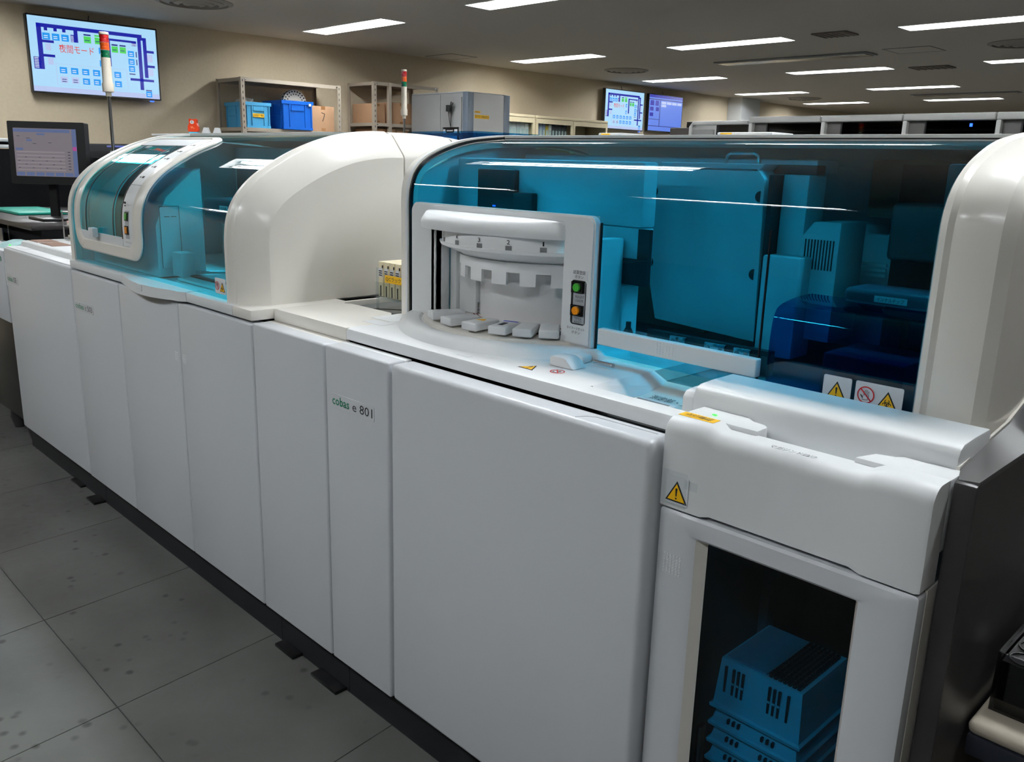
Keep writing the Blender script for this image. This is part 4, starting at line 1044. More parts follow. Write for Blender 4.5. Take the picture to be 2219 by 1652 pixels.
plates('status_light', [rect(-.735, .050, -.727, .054)], yl, 0, .001, LED_G, u4)
txt('cap_lettering', 'マガジンドロワ', Fr((0, .045, .9985), (1, 0, 0), (0, 1, 0)), -.600, .0, .072, .013, INK, cap, .0006)
wl = plates('caution_sticker', [rrect(-.765, .865, -.722, .915, .004)], Fm, .001, .0022, PURE, cap)
sign_excl(fr_y(MY-.0022), -.7435, .888, .036, wl)
plates('clear_tape', [rect(-.774, .862, -.725, .922), rect(-.73, .897, -.705, .912)], Fm, .0024, .003, FILM, cap)
# window door
do = rr_param(MX0, .165, MX1, .852, .006, 6, 10, 4); di = rr_param(-.704, .235, -.434, .815, .004, 6, 10, 4)
dr = ring_plate('window_door', do, di, lambda a, b, o: Vector((a, MY-o+.03, b)), 0, .03, WHITE2, u4, .004)
do2 = rr_param(-.704, .235, -.434, .815, .004, 6, 10, 4); di2 = rr_param(-.690, .249, -.443, .808, .003, 6, 10, 4)
bm = bmesh.new()
A_ = [bm.verts.new((a, MY+.004, b)) for a, b in do2]; C_ = [bm.verts.new((a, MY+.020, b)) for a, b in di2]
for k in range(len(A_)): bm.faces.new((A_[k], A_[(k+1) % len(A_)], C_[(k+1) % len(A_)], C_[k]))
finish('window_reveal', bm, WARMW, dr, 40)
B('window_pane', -.700, -.436, .050, .053, .24, .812, WINBLUE, dr)
bm = bmesh.new()
for i in range(6):
    for j in range(7): abox(bm, -.760+.0062*i, -.757+.0062*i, MY-.0015, MY+.002, .742+.0052*j, .7445+.0052*j)
finish('grip_dots', bm, WHITE, dr, kind='stuff')
MAGD = mat('magazine_dark', rgb(84, 100, 108), 0.5)
B('magazine_left_wall', -.772, -.760, .062, .60, .16, .85, MAGD, u4)
B('magazine_right_wall', -.372, -.360, .062, .60, .16, .85, MAGD, u4)
B('magazine_back', -.772, -.360, .60, .612, .16, .85, MAGD, u4)
B('magazine_floor', -.772, -.360, .062, .60, .136, .16, MAGD, u4)
B('magazine_top', -.772, -.360, .062, .60, .85, .857, MAGD, u4)
B('guide_rail', -.720, -.700, .30, .33, .16, .85, mat('rail_dark', rgb(70, 82, 88), 0.4), u4, .003)
B('guide_rail', -.735, -.725, .14, .16, .16, .40, CHROME, u4, .002)
B('guide_rail', -.440, -.425, .28, .31, .16, .85, BLACK, u4, .003)
B('side_panel_white', -.358, -.3545, .062, .30, .14, .853, WARMW, u4)
# dark grey end panel with raised top edge
ep = prism('end_panel', [(.09, .0), (.09, 1.004), (.105, 1.006), (.20, 1.008), (.30, 1.008), (1.08, 1.008), (1.08, 0)], 'x', -.3535, -.323, DGREY, u4, .004)
def end_strip(name, secs, m):
    bm = bmesh.new(); R_ = [[bm.verts.new((x, y, z)) for x, z in sec] for y, sec in secs]
    n_ = len(R_[0])
    for A_, C_ in zip(R_, R_[1:]):
        for i in range(n_): bm.faces.new((A_[i], A_[(i+1) % n_], C_[(i+1) % n_], C_[i]))
    bm.faces.new(R_[0][::-1]); bm.faces.new(R_[-1])
    return finish(name, bm, m, u4, 30)
ze = [(.098, -.350, 1.006), (.14, -.362, 1.007), (.19, -.3655, 1.009), (.268, -.366, 1.020), (.351, -.366, 1.030), (.415, -.366, 1.050), (.6, -.366, 1.12), (.9, -.366, 1.16), (1.06, -.366, 1.16)]
end_strip('end_panel_top', [(y, [(xi, zi), (-.324, 1.0085), (-.324, 1.003), (xi, .995)]) for y, xi, zi in ze], mat('end_panel_edge', rgb(84, 83, 84), 0.35))
end_strip('end_trim', [(y, [(xi-.006, zi+.002), (xi-.0005, zi+.004), (xi-.0005, .985), (xi-.006, .985)]) for y, xi, zi in ze[1:]], WARMW)
B('end_lower', -.352, -.33, .10, 1.05, .02, .13, BLACK, u4) if False else None


# blue perforated tip magazines stacked in the drawer
TRAY = mat('tip_tray_blue', rgb(128, 196, 208), 0.45)
def tip_tray(z, h, top, lab):
    t = thing('tip_magazine', lab, 'tip tray', (-.607, .20, z), group='blue tip magazines stacked behind the window')
    x0, x1, y0, y1 = -.682, -.532, .115, .275
    bm = bmesh.new()
    def ringv(e, zz): return [bm.verts.new(p) for p in ((x0-e, y0-e, zz), (x1+e, y0-e, zz), (x1+e, y1+e, zz), (x0-e, y1+e, zz))]
    lv_ = [ringv(.010, z), ringv(.011, z+.006), ringv(.006, z+.008), ringv(.0, z+h)]
    for A_, C_ in zip(lv_, lv_[1:]):
        for i in range(4): bm.faces.new((A_[i], A_[(i+1) % 4], C_[(i+1) % 4], C_[i]))
    bm.faces.new(lv_[0][::-1]); bm.faces.new(lv_[-1])
    finish('tray_body', bm, TRAY, t)
    if top:
        for k, xx in enumerate((-.670, -.655, -.646, -.637, -.587, -.578, -.569, -.553)):
            B('slot', xx-.0022, xx+.0022, y0-.0045, y0+.002, z+.035, z+h-.012, INB, t)
            if k not in (0, 7): B('slot_bridge', xx-.0026, xx+.0026, y0-.0052, y0-.0045, z+.055, z+.059, TRAY, t)
        B('tip_field', x0+.006, -.600, y0+.006, y1-.006, z+h, z+h+.004, mat('tip_grey_blue', rgb(120, 150, 165), 0.5, bump=(300, .6, .002)), t)
        bm = bmesh.new()
        for i in range(7):
            for j in range(14): abox(bm, -.596+.0085*i, -.590+.0085*i, y0+.006+.0105*j, y0+.014+.0105*j, z+h, z+h+.007)
        finish('tip_row', bm, mat('tip_black', rgb(30, 24, 24), 0.5), t, kind='stuff')
    else:
        for xx in (-.655, -.645, -.635, -.590, -.580, -.570): B('slot', xx-.002, xx+.002, y0-.0085, y0-.002, z+.016, z+.024, INB, t)
tip_tray(.482, .096, True, 'topmost blue tip magazine with black tips showing on its lid')
ordt = ['second', 'third', 'fourth', 'fifth', 'sixth', 'seventh', 'eighth', 'ninth']
for k in range(8): tip_tray(.482-.036*(k+1), .034, False, 'blue tip magazine, ' + ordt[k] + ' from the top of its stack')

# ================================================================== THINGS ON AND BEHIND THE LINE
# signal towers
def tower(x, y, z0, zs, r, lab, base=True):
    """zs: heights of pole top, body bottom..., lamps"""
    zp, zb, zl, zt = zs       # pole top / body start, body bulge, lamps start, top
    t = thing('signal_tower', lab, 'signal light', (x, y, z0), group='signal towers')
    if base:
        lathe('base', [(0, z0), (r*1.5, z0), (r*1.5, z0+.008), (r*.8, z0+.012), (r*.6, z0+.035), (0, z0+.035)], x, y, LGREY, t, 20)
    lathe('pole', [(0, z0+.01), (r*.38, z0+.01), (r*.38, zp), (0, zp)], x, y, CHROME, t, 16)
    lathe('lamp_body', [(0, zp-.02), (r*.6, zp-.02), (r*.6, zp), (r*1.15, zp+.002), (r*1.2, zp+.04), (r*1.0, zp+.05), (r*.97, zl), (0, zl)], x, y, OFFW, t, 24)
    h = (zt-.012-zl)/3
    for k, (nm, c) in enumerate((('green', rgb(0, 96, 60)), ('amber', rgb(206, 78, 6)), ('red', rgb(168, 14, 14)))):
        a = zl+h*k
        lathe('lens', [(0, a), (r*.95, a), (r*.95, a+h*.46), (r*.9, a+h*.5), (r*.95, a+h*.54), (r*.95, a+h-.002), (0, a+h-.002)], x, y, mat('lens_'+nm, c, 0.12, coat=0.5), t, 24)
    lathe('cap', [(0, zt-.012), (r, zt-.012), (r, zt-.002), (r*.9, zt), (0, zt)], x, y, OFFW, t, 24)
tower(-4.775, .665, 1.37, (1.695, 0, 1.862, 1.985), .0235, 'near signal tower in front of the wide wall screen')
tower(-5.37, 3.015, 0.9, (1.72, 0, 1.925, 2.045), .021, 'far signal tower beside the tall grey cabinet', True)
st = thing('tower_pedestal', 'thin grey pedestal cabinet carrying the far signal tower, hidden behind hood', 'cabinet', (-5.37, 3.1, 0))
B('body', -5.75, -5.2, 2.85, 3.5, 0.0, 0.90, LGREY, st, .01)
B('door', -5.72, -5.23, 2.842, 2.85, 0.08, 0.86, WHITE, st, .003)

# black equipment rack behind the narrow module
MBLK = mat('matte_black', rgb(20, 20, 22), 0.85, spec=0.05)
bk = thing('black_instrument', 'large black instrument with rounded top behind the monitor', 'instrument', (-5.1, 1.1, 0))
B('cabinet', -7.1, -4.52, .95, 1.6, 0.0, 1.18, MBLK, bk, .01)
prism('rounded_top', [(.95, 1.18), (.93, 1.34), (.95, 1.40), (1.0, 1.438), (1.1, 1.45), (1.55, 1.45), (1.58, 1.18)], 'x', -7.1, -4.55, MBLK, bk, .01, 30)
B('status_strip', -5.75, -4.72, .985, 1.0, 1.425, 1.437, mat('violet_strip', rgb(70, 90, 200), 0.1, emit=.25), bk, .002)
B('tower_stand', -4.90, -4.66, .60, .76, 1.12, 1.37, MBLK, bk, .004)
B('stand_leg', -4.82, -4.74, .70, .95, 1.06, 1.12, MBLK, bk)
for z in (1.20, 1.30):
    B('paper_tag', -5.02, -4.985, .905, .92, z, z+.055, mat('tag_beige', rgb(190, 182, 168), 0.7), bk)
    B('wire_frame', -5.0, -4.8, .90, .905, z-.01, z-.006, STEEL, bk)
for z in (1.05, 1.24):
    B('white_bar', -5.95, -5.75, 1.02, 1.10, z+.12, z+.14, WHITE, bk, .003)
bk2 = thing('black_instrument', 'black instrument with white top rails at the left photo edge', 'instrument', (-6.6, .62, 0))
B('cabinet', -7.4, -6.02, .30, .90, 0.0, 1.40, MBLK, bk2, .01)
for z in (1.405, 1.442): B('top_rail', -7.4, -6.02, .30 + (z-1.405)*2, .80, z, z+.02, WHITE, bk2, .006)
B('rail_spacer', -7.38, -6.05, .40, .78, 1.425, 1.442, MBLK, bk2)
for z in (1.12, 1.27): B('paper_tag', -6.35, -6.30, .292, .2999, z, z+.07, MATS['tag_beige'], bk2)
# bench with teal folder
bn = thing('black_bench', 'dark bench with glass guard behind the narrow module', 'bench', (-5.35, .6, 0))
B('worktop', -5.95, -4.485, .155, .88, 1.03, 1.055, mat('bench_top_dark', rgb(44, 40, 40), 0.4), bn, .004)
B('front_panel', -5.92, -4.51, .20, .23, .06, 1.03, MBLK, bn, .003)
B('side_panel', -4.51, -4.487, .2, .86, .0, 1.03, MBLK, bn, .003)
B('side_panel', -5.945, -5.922, .2, .86, .0, 1.03, MBLK, bn, .003)
B('glass_guard', -5.6, -4.95, .149, .154, .86, 1.01, mat('guard_blue_grey', rgb(46, 52, 66), 0.15), bn)
for x in (-5.2, -5.0): T('guard_rod', [(x, .19, .75), (x, .19, 1.03)], .003, STEEL, bn, 6)
tf = B('folder', -5.75, -5.2, .30, .56, 1.056, 1.070, mat('folder_teal', rgb(0, 150, 130), 0.45), None, .004); tag(tf, 'flat teal plastic folder lying on the dark bench', 'folder'); recenter(tf)
# monitor on an arm
MO = Vector((-4.80, .340, 0)); mr = Vector((.697, .717, 0)); 
frm = Fr((-4.965, .222, 1.232), (.70, .714, 0), (-.03, .03, 1))
mt = thing('computer_monitor', 'black computer monitor showing a pale software table, far left', 'monitor', (-4.80, .37, 1.056))
plates('casing', [rrect(0, 0, .385, .305, .006)], frm, -.045, 0, BLACK, mt)
SCR = em('mon_grey', rgb(150, 142, 150), .55); SCB = em('mon_blue', rgb(112, 130, 178), .55); SCD = em('mon_dark', rgb(70, 72, 96), .4); SCP = em('mon_pink', rgb(205, 90, 170), .6); SCL = em('mon_light', rgb(172, 162, 166), .55)
md = plates('display', [rect(.028, .038, .342, .272)], frm, 0, .0006, SCR, mt)
def mR(l): return [rect(.028+a*.314, .038+b*.234, .028+c*.314, .038+d*.234) for a, b, c, d in l]
plates('toolbar', mR([(0,.92,.9,.985),(.93,0,1,1)]+[(.01+i*.155,.01,.14+i*.155,.085) for i in range(6)]+[(.37,.86,.5,.9),(.2,.73,.29,.77),(.02,.54,.14,.59)]), frm, .0006, .0009, SCB, md)
plates('alert_tile', mR([(.935,.55,.995,.63)]), frm, .0009, .0012, SCP, md)
plates('table_rows', mR([(.03,.12+i*.075,.8,.15+i*.075) for i in range(6)]), frm, .0006, .0008, SCL, md)
plates('table_text', mR([(.05+.11*(i%7), .17+.075*(i//7), .08+.11*(i%7), .18+.075*(i//7)) for i in range(0,28,2)]+[(.85,.15+.06*i,.89,.165+.06*i) for i in range(7)]+[(.05,.83,.1,.84),(.3,.68,.36,.69),(.55,.7,.6,.71),(.2,.79,.26,.8)]), frm, .0009, .0011, SCD, md)
plates('arm', [rect(.16, -.165, .20, .06)], frm, -.07, -.046, BLACK, mt)
B('base', -4.93, -4.70, .27, .50, 1.0555, 1.070, BLACK, mt, .004)
# wire rack with papers on the narrow module
wr = thing('wire_rack', 'small chrome wire rack on the flat deck left of the teal hood', 'rack', (-4.21, .33, 1.0005))
X0, X1, Y0, Y1 = -4.355, -4.08, .255, .40
for (x, y) in ((X0, Y0), (X1, Y0), (X0, Y1), (X1, Y1)): T('upright', [(x, y, 1.0005), (x, y, 1.125)], .003, STEEL, wr, 6)
for z in (1.006, 1.060, 1.125): T('wire_loop', [(X0, Y0, z), (X1, Y0, z), (X1, Y1, z), (X0, Y1, z)], .0025, STEEL, wr, 6, True)
for z, c in ((1.063, rgb(236, 228, 214)), (1.009, rgb(232, 222, 202)), (1.074, rgb(228, 190, 186))):
    o = B('paper_stack', X0+.012, X1-.012, Y0+.012, Y1-.012, z, z+.010, mat('paper_%d' % round(z*1000), c, 0.8), None, .002)
    tag(o, {1063: 'cream paper stack on the middle tier of the wire rack', 1009: 'cream paper stack on the bottom tier of the wire rack', 1074: 'pinkish paper stack lying on the cream one in the wire rack'}[round(z*1000)], 'paper', 'papers in the wire rack'); recenter(o)

# shelf units against the left wall
def shelf_unit(x0, x1, y0, y1, ztop, levels, lab, mids=()):
    t = thing('shelf_unit', lab, 'shelf', ((x0+x1)/2, (y0+y1)/2, 0), group='beige steel shelf units')
    w_ = .036
    posts = [(x0, y0, 1, 1), (x1-.004, y0, -1, 1), (x0, y1-.004, 1, -1), (x1-.004, y1-.004, -1, -1)]
    for i, (px_, py_, sx, sy) in enumerate(posts):
        bm = bmesh.new()
        if sx > 0: abox(bm, px_, px_+w_, py_, py_+.004, 0, ztop)
        else: abox(bm, px_+.004-w_, px_+.004, py_, py_+.004, 0, ztop)
        if sy > 0: abox(bm, px_, px_+.004, py_+.0041, py_+w_, 0, ztop)
        else: abox(bm, px_, px_+.004, py_+.004-w_, py_-.0001, 0, ztop)
        po = finish('post', bm, SHELFM, t)
        if px_ > x0:
            bm = bmesh.new()
            for k in range(12):
                z = ztop-.04-.05*k
                if sy > 0: abox(bm, px_+.0041, px_+.0052, py_+.014, py_+.020, z, z+.02)
                else: abox(bm, px_+.0041, px_+.0052, py_-.020, py_-.014, z, z+.02)
            finish('punched_slots', bm, DARK, po, kind='stuff')
    for m_ in mids:
        po = B('post', x1-.004-w_, x1, m_, m_+.03, 0, ztop, SHELFM, t)
    for z in levels:
        sh = B('shelf_board', x0+.005, x1-.005, y0+.005, y1-.005, z-.004, z, SHELFM, t)
        B('front_lip', x1-.006, x1-.0045, y0+.006, y1-.006, z-.032, z-.004, SHELFM, sh)
        B('side_lip', x0+.006, x1-.006, y0+.0045, y0+.006, z-.032, z-.004, SHELFM, sh)
        B('back_lip', x0+.0045, x0+.006, y0+.006, y1-.006, z-.032, z-.004, SHELFM, sh)
        for yy in (y0+.045, y1-.045): lathe('bolt', [(0, 0), (.006, 0)], x1, yy, CHROME, sh, 8) if False else B('bolt', x1-.004, x1+.001, yy-.006, yy+.006, z-.022, z-.010, CHROME, sh, .002)
    return t
shelf_unit(-7.86, -7.39, 2.765, 3.80, 2.072, (2.07, 1.645, 1.2, .75, .3), 'beige steel shelf unit holding the blue crates')
shelf_unit(-7.86, -7.40, 4.19, 5.02, 2.148, (2.146, 1.755, 1.3, .8, .3), 'beige steel shelf unit holding only cardboard boxes, behind grey cabinet', (4.38, ))
def crate(x0, x1, y0, y1, z, h, m, lab, seed, label_txt=None):
    t = thing('folding_crate', lab, 'crate', ((x0+x1)/2, (y0+y1)/2, z), group='blue folding crates')
    bm = bmesh.new()
    tk = .012
    abox(bm, x0, x1, y0, y1, z, z+.012)
    for a in ((x0, x1, y0, y0+tk), (x0, x1, y1-tk, y1), (x0, x0+tk, y0+tk, y1-tk), (x1-tk, x1, y0+tk, y1-tk)): abox(bm, a[0], a[1], a[2], a[3], z+.0121, z+h)
    finish('shell', bm, m, t)
    bm = bmesh.new()
    for a in ((x0-.01, x1+.01, y0-.01, y0), (x0-.01, x1+.01, y1, y1+.01), (x0-.01, x0, y0, y1), (x1, x1+.01, y0, y1)): abox(bm, a[0], a[1], a[2], a[3], z+h-.03, z+h)
    finish('rim', bm, m, t)
    for yy in (y0+.004, y0+(y1-y0)*.22, y1-(y1-y0)*.22-.012, y1-.016): B('rib', x1, x1+.008, yy, yy+.012, z+.005, z+h-.031, m, t)
    B('bottom_band', x1, x1+.009, y0, y1, z, z+.02, m, t)
    for xx in (x0+.02, (x0+x1)/2, x1-.03): B('side_rib', xx, xx+.012, y0-.008, y0, z+.005, z+h-.031, m, t)
    B('side_seam', x0, x1, y0-.006, y0, z+h*.48, z+h*.52, m, t)
    fx = Fr((x1+.008, 0, 0), (0, 1, 0), (0, 0, 1))
    hd_ = plates('handle_panel', [rrect(y0+(y1-y0)*.28, z+h*.66, y0+(y1-y0)*.72, z+h*.84, .006)], fx, -.008, .002, m, t)
    if label_txt:
        lb = plates('yellow_label', [rect(y0+(y1-y0)*.25, z+h*.42, y0+(y1-y0)*.73, z+h*.56)], fx, -.008, .003, YEL, t)
        txt('label_lettering', label_txt, fx, y0+(y1-y0)*.28, z+h*.445, (y1-y0)*.42, h*.09, INK, lb, .0036)
    else:
        plates('code_sticker', [rect(y1-.045, z+h*.84, y1-.02, z+h*.93)], fx, 0, .012, PURE, t)
    return t
crate(-7.82, -7.44, 2.83, 3.065, 1.646, .222, CRATE_L, 'light blue folding crate with yellow label on the shelf', 1, '日本電子・備品')
crate(-7.72, -7.38, 3.16, 3.47, 1.646, .255, CRATE_B, 'deep blue folding crate with white code sticker on the shelf', 2)
# crumpled plastic bags in the light crate
def bag(x, y, z, r, lab, sd):
    random.seed(sd)
    bm = bmesh.new(); bmesh.ops.create_icosphere(bm, subdivisions=3, radius=r)
    for v in bm.verts:
        f = 1+random.uniform(-.22, .22); v.co = Vector((v.co.x*f*1.5+x, v.co.y*f*1.1+y, v.co.z*f*.8+z))
    o = finish('plastic_bag', bm, mat('bag_film', rgb(190, 190, 186), 0.2), None); tag(o, lab, 'plastic bag'); recenter(o); return o
bag(-7.68, 2.95, 1.855, .075, 'crumpled clear plastic bag rising out of the light blue crate', 3)
bag(-7.515, 2.97, 1.845, .034, 'smaller crumpled bag at the front rim of light blue crate', 4)
bag(-7.78, 3.09, 1.95, .05, 'round clear bag standing behind the light blue crate', 5) if False else None
tb = B('paper_box', -7.80, -7.62, 2.845, 2.90, 1.86, 1.90, PURE, None, .004) if False else None
# perforated rotor wheel in the deep blue crate
rw = thing('rotor_wheel', 'cream perforated rotor wheel standing in the deep blue crate', 'wheel', (-7.56, 3.375, 1.66))
WC = Vector((-7.52, 3.375, 1.885)); RW = .125
bm = bmesh.new()
holes = [(RW*.88, 24, .011), (RW*.68, 20, .009)]
n = 64
def wring(r, x): return [bm.verts.new((x, WC.y+r*math.cos(2*math.pi*k/n), WC.z+r*math.sin(2*math.pi*k/n))) for k in range(n)]
r_out, r_in = wring(RW, WC.x), wring(RW, WC.x-.05)
for k in range(n): bm.faces.new((r_out[k], r_out[(k+1) % n], r_in[(k+1) % n], r_in[k]))
bm.faces.new(r_out); bm.faces.new(r_in[::-1])
wd_ = finish('disc', bm, mat('rotor_cream', rgb(226, 220, 208), 0.4), rw, 40)
fw_ = Fr((WC.x, WC.y, WC.z), (0, 1, 0), (0, 0, 1))
q = []
for rr_, cnt, hr in holes:
    for k in range(cnt):
        a = 2*math.pi*(k+.5*(rr_ < RW*.8))/cnt
        q.append([(rr_*math.cos(a)+hr*math.cos(t*1.0472)*.8, rr_*math.sin(a)+hr*math.sin(t*1.0472)*.8) for t in range(6)])
plates('hole', q, fw_, .0, .0008, INB, wd_, kind='stuff')
q = []
for k in range(24):
    a0_ = 2*math.pi*k/24; a1_ = a0_+.12
    q.append([(RW*1.002*math.cos(a0_), RW*1.002*math.sin(a0_)), (RW*1.002*math.cos(a1_), RW*1.002*math.sin(a1_)), (RW*1.0045*math.cos(a1_), RW*1.0045*math.sin(a1_)), (RW*1.0045*math.cos(a0_), RW*1.0045*math.sin(a0_))])
plates('rim_slot', q, fw_, -.04, -.01, INB, wd_, kind='stuff')
# cardboard boxes
def carton(x0, x1, y0, y1, z0, z1, lab, tape=True, mark=False):
    t = thing('cardboard_box', lab, 'box', ((x0+x1)/2, (y0+y1)/2, z0), group='cardboard boxes on the shelves')
    B('carton', x0, x1, y0, y1, z0, z1, CARD, t, .003)
    ym = (y0+y1)/2; w_ = (y1-y0)*.09
    if tape:
        B('tape', x1, x1+.0008, ym-w_, ym+w_, z1-(z1-z0)*.14, z1, TAPE, t); B('tape', x1, x1+.0008, ym-w_, ym+w_, z0, z0+(z1-z0)*.12, TAPE, t)
        B('tape', x0, x1, ym-w_, ym+w_, z1, z1+.0008, TAPE, t)
    B('flap_seam', x0+.002, x1-.002, ym-.0015, ym+.0015, z1+.0001, z1+.0012, DARK, t)
    if mark: plates('pen_mark', strip([(ym-.02, z0+.17), (ym+.015, z0+.16), (ym+.005, z0+.12), (ym-.01, z0+.09)], .006), Fr((x1, 0, 0), (0, 1, 0), (0, 0, 1)), 0, .0012, INK, t)
    return t
carton(-7.78, -7.43, 3.50, 3.745, 1.646, 1.875, 'plain cardboard box with pen stroke right of deep blue crate', True, True)
carton(-7.84, -7.50, 4.235, 4.40, 1.756, 1.945, 'small cardboard box at left end of the second shelf unit')
carton(-7.80, -7.46, 4.43, 4.745, 1.756, 1.965, 'widest cardboard box in the middle of the second shelf unit')
carton(-7.80, -7.46, 4.76, 4.98, 1.756, 1.955, 'cardboard box half hidden behind the far signal tower')
carton(-7.80, -7.46, 4.24, 4.50, 1.301, 1.70, 'cardboard box on lower level left of second shelf unit')
carton(-7.80, -7.46, 4.52, 4.82, 1.301, 1.69, 'cardboard box on lower level right of second shelf unit')
# tall grey cabinet
gc = thing('tall_cabinet', 'tall grey cabinet with dark blue-grey corner strips and yellow labels', 'cabinet', (-6.95, 4.93, 0))
GSIDE = mat('cabinet_side_grey', rgb(150, 151, 150), 0.45)
B('body', -7.385, -6.52, 4.655, 5.20, 0.0, 2.046, GSIDE, gc, .004)
B('side_panel', -7.38, -6.92, 4.648, 4.655, .05, 2.035, GSIDE, gc, .002)
B('side_door', -6.912, -6.60, 4.646, 4.655, .05, 2.005, GSIDE, gc, .002)
B('corner_strip', -6.575, -6.50, 4.643, 4.72, 0.0, 2.05, mat('strip_blue_grey', rgb(96, 108, 122), 0.4), gc, .004)
B('front_panel', -6.52, -6.502, 4.72, 5.125, .02, 2.045, mat('cabinet_front', rgb(206, 204, 200), 0.45), gc, .003)
B('corner_strip', -6.56, -6.50, 5.125, 5.205, 0.0, 2.05, MATS['strip_blue_grey'], gc, .004)
B('top_cap', -7.38, -6.53, 4.65, 5.20, 2.046, 2.056, LGREY, gc, .002)
fxg = Fr((-6.502, 0, 0), (0, 1, 0), (0, 0, 1))
lb = plates('yellow_label', [rect(4.735, 1.81, 4.925, 1.845)], fxg, 0, .001, YEL, gc); txt('label_lettering', 'コバス・純水窓口', fxg, 4.742, 1.817, .175, .022, INK, lb, .0016)
lb = plates('yellow_label', [rect(4.735, 1.862, 4.81, 1.88)], fxg, 0, .001, YEL, gc); txt('label_lettering', '移動禁止', fxg, 4.74, 1.866, .06, .010, INK, lb, .0016)
ck = thing('clipboard', 'clipboard hung by a cord on the grey cabinet side', 'clipboard', (-6.74, 4.64, 1.45))
fyc = fr_y(4.645)
plates('board', [rect(-6.865, 1.45, -6.63, 1.725)], fyc, 0, .006, BLACK, ck); plates('paper', [rect(-6.86, 1.45, -6.645, 1.705)], fyc, .006, .008, PURE, ck)
plates('clip', strip([(-6.81, 1.70), (-6.805, 1.68), (-6.70, 1.68), (-6.695, 1.70)], .012) + [rect(-6.82, 1.70, -6.69, 1.712)], fyc, .008, .014, BLACK, ck)
hk = thing('magnet_hook', 'black magnet hook with cords on the grey cabinet side', 'hook', (-6.745, 4.63, 1.72))
lathe('magnet', [(0, 1.87), (.03, 1.87), (.03, 1.93), (0, 1.93)], -6.745, 4.612, BLACK, hk, 14)
T('cord', [(-6.775, 4.63, 1.88), (-6.76, 4.632, 1.80), (-6.745, 4.635, 1.728)], .003, BLACK, hk, 6); T('cord', [(-6.72, 4.63, 1.88), (-6.735, 4.632, 1.80), (-6.745, 4.635, 1.728)], .003, BLACK, hk, 6)
T('pen', [(-6.72, 4.61, 1.90), (-6.67, 4.60, 1.95)], .005, BLACK, hk, 6); T('pen', [(-6.725, 4.61, 1.90), (-6.695, 4.60, 1.96)], .005, BLACK, hk, 6)

# bookcases with glass doors
def bookcase(y0, y1, zt, nd, lab, x0=-7.88, x1=-7.5):
    t = thing('glass_bookcase', lab, 'bookcase', ((x0+x1)/2, (y0+y1)/2, 0), group='beige glass-front bookcases')
    B('side', x0, x1-.02, y0, y0+.02, 0, zt, BEIGE, t); B('side', x0, x1-.02, y1-.02, y1, 0, zt, BEIGE, t)
    B('top', x0, x1, y0, y1, zt, zt+.03, BEIGE, t, .003); B('back', x0, x0+.01, y0+.02, y1-.02, 0.02, zt, BEIGE, t); B('bottom', x0, x1, y0, y1, 0, .02, BEIGE, t)
    for z in (.9, 1.3, 1.60): B('shelf', x0+.01, x1-.05, y0+.02, y1-.02, z, z+.015, BEIGE, t)
    wd2 = (y1-y0)/nd
    for k in range(nd):
        a, b = y0+wd2*k+.003, y0+wd2*(k+1)-.003; f_ = .035
        bm = bmesh.new()
        for q_ in ((a, b, .03, .08), (a, b, zt-.06, zt-.005), (a, a+f_, .08, zt-.06), (b-f_, b, .08, zt-.06)): abox(bm, x1-.018, x1, q_[0], q_[1], q_[2], q_[3])
        d_ = finish('door', bm, BEIGE, t); B('pane', x1-.011, x1-.007, a+f_, b-f_, .08, zt-.06, CLEAR, d_)
        B('knob', x1, x1+.012, b-.028, b-.012, 1.45, 1.47, CHROME, d_, .003)
    return t
bookcase(6.02, 6.60, 1.93, 1, 'narrow beige bookcase with single glass door by the grey cabinet')
bookcase(6.62, 7.96, 1.93, 2, 'wide beige bookcase with two glass doors under the small screens')
random.seed(11)
bcols = [rgb(225, 226, 222), rgb(210, 214, 216), rgb(180, 190, 205), rgb(150, 168, 190), rgb(220, 190, 70), rgb(120, 126, 132), rgb(70, 74, 78), rgb(60, 64, 68)]
nb = 0
bnames = ['white', 'pale grey', 'light blue', 'dusty blue', 'yellow', 'mid grey', 'charcoal', 'black']
ordn = ['first', 'second', 'third', 'fourth', 'fifth', 'sixth', 'seventh', 'eighth', 'ninth', 'tenth', 'eleventh', 'twelfth', 'thirteenth', 'fourteenth']
for (ya, yb, seq, where) in ((6.06, 6.56, [0, 0, 1, 0, 1, 0, 0], 'narrow bookcase'), (6.68, 7.24, [3, 2, 3, 4, 0, 6, 7, 6, 7, 6], 'left door of wide bookcase')):
    wdt = (yb-ya)/len(seq)
    for k, ci in enumerate(seq):
        t = thing('binder', bnames[ci] + ' binder, ' + ordn[k] + ' from the left behind the ' + where, 'binder', (-7.68, ya+wdt*(k+.5), 1.616), group='binders in the glass bookcases')
        B('spine', -7.82, -7.56, ya+wdt*k+.003, ya+wdt*(k+1)-.003, 1.616, 1.616+random.uniform(.24, .27), mat('binder_'+bnames[ci].replace(' ', '_'), bcols[ci], .5), t, .004)
        B('spine_label', -7.56, -7.558, ya+wdt*k+.012, ya+wdt*(k+1)-.012, 1.73, 1.80, mat('spine_label', rgb(190, 205, 200), .6), t)
for k in range(5):
    z = 1.616+.022*k
    o = B('journal', -7.80+.01*k, -7.58, 7.33+.03*(k % 2), 7.80-.02*(k % 3), z, z+.020, mat('journal_%d' % (k % 3), (rgb(200, 190, 180), rgb(150, 120, 110), rgb(215, 212, 205))[k % 3], .6), None, .003)
    tag(o, 'journal lying flat in the bookcase, ' + ordn[k] + ' from the bottom of its pile', 'journal', 'journals lying in the wide bookcase'); recenter(o)

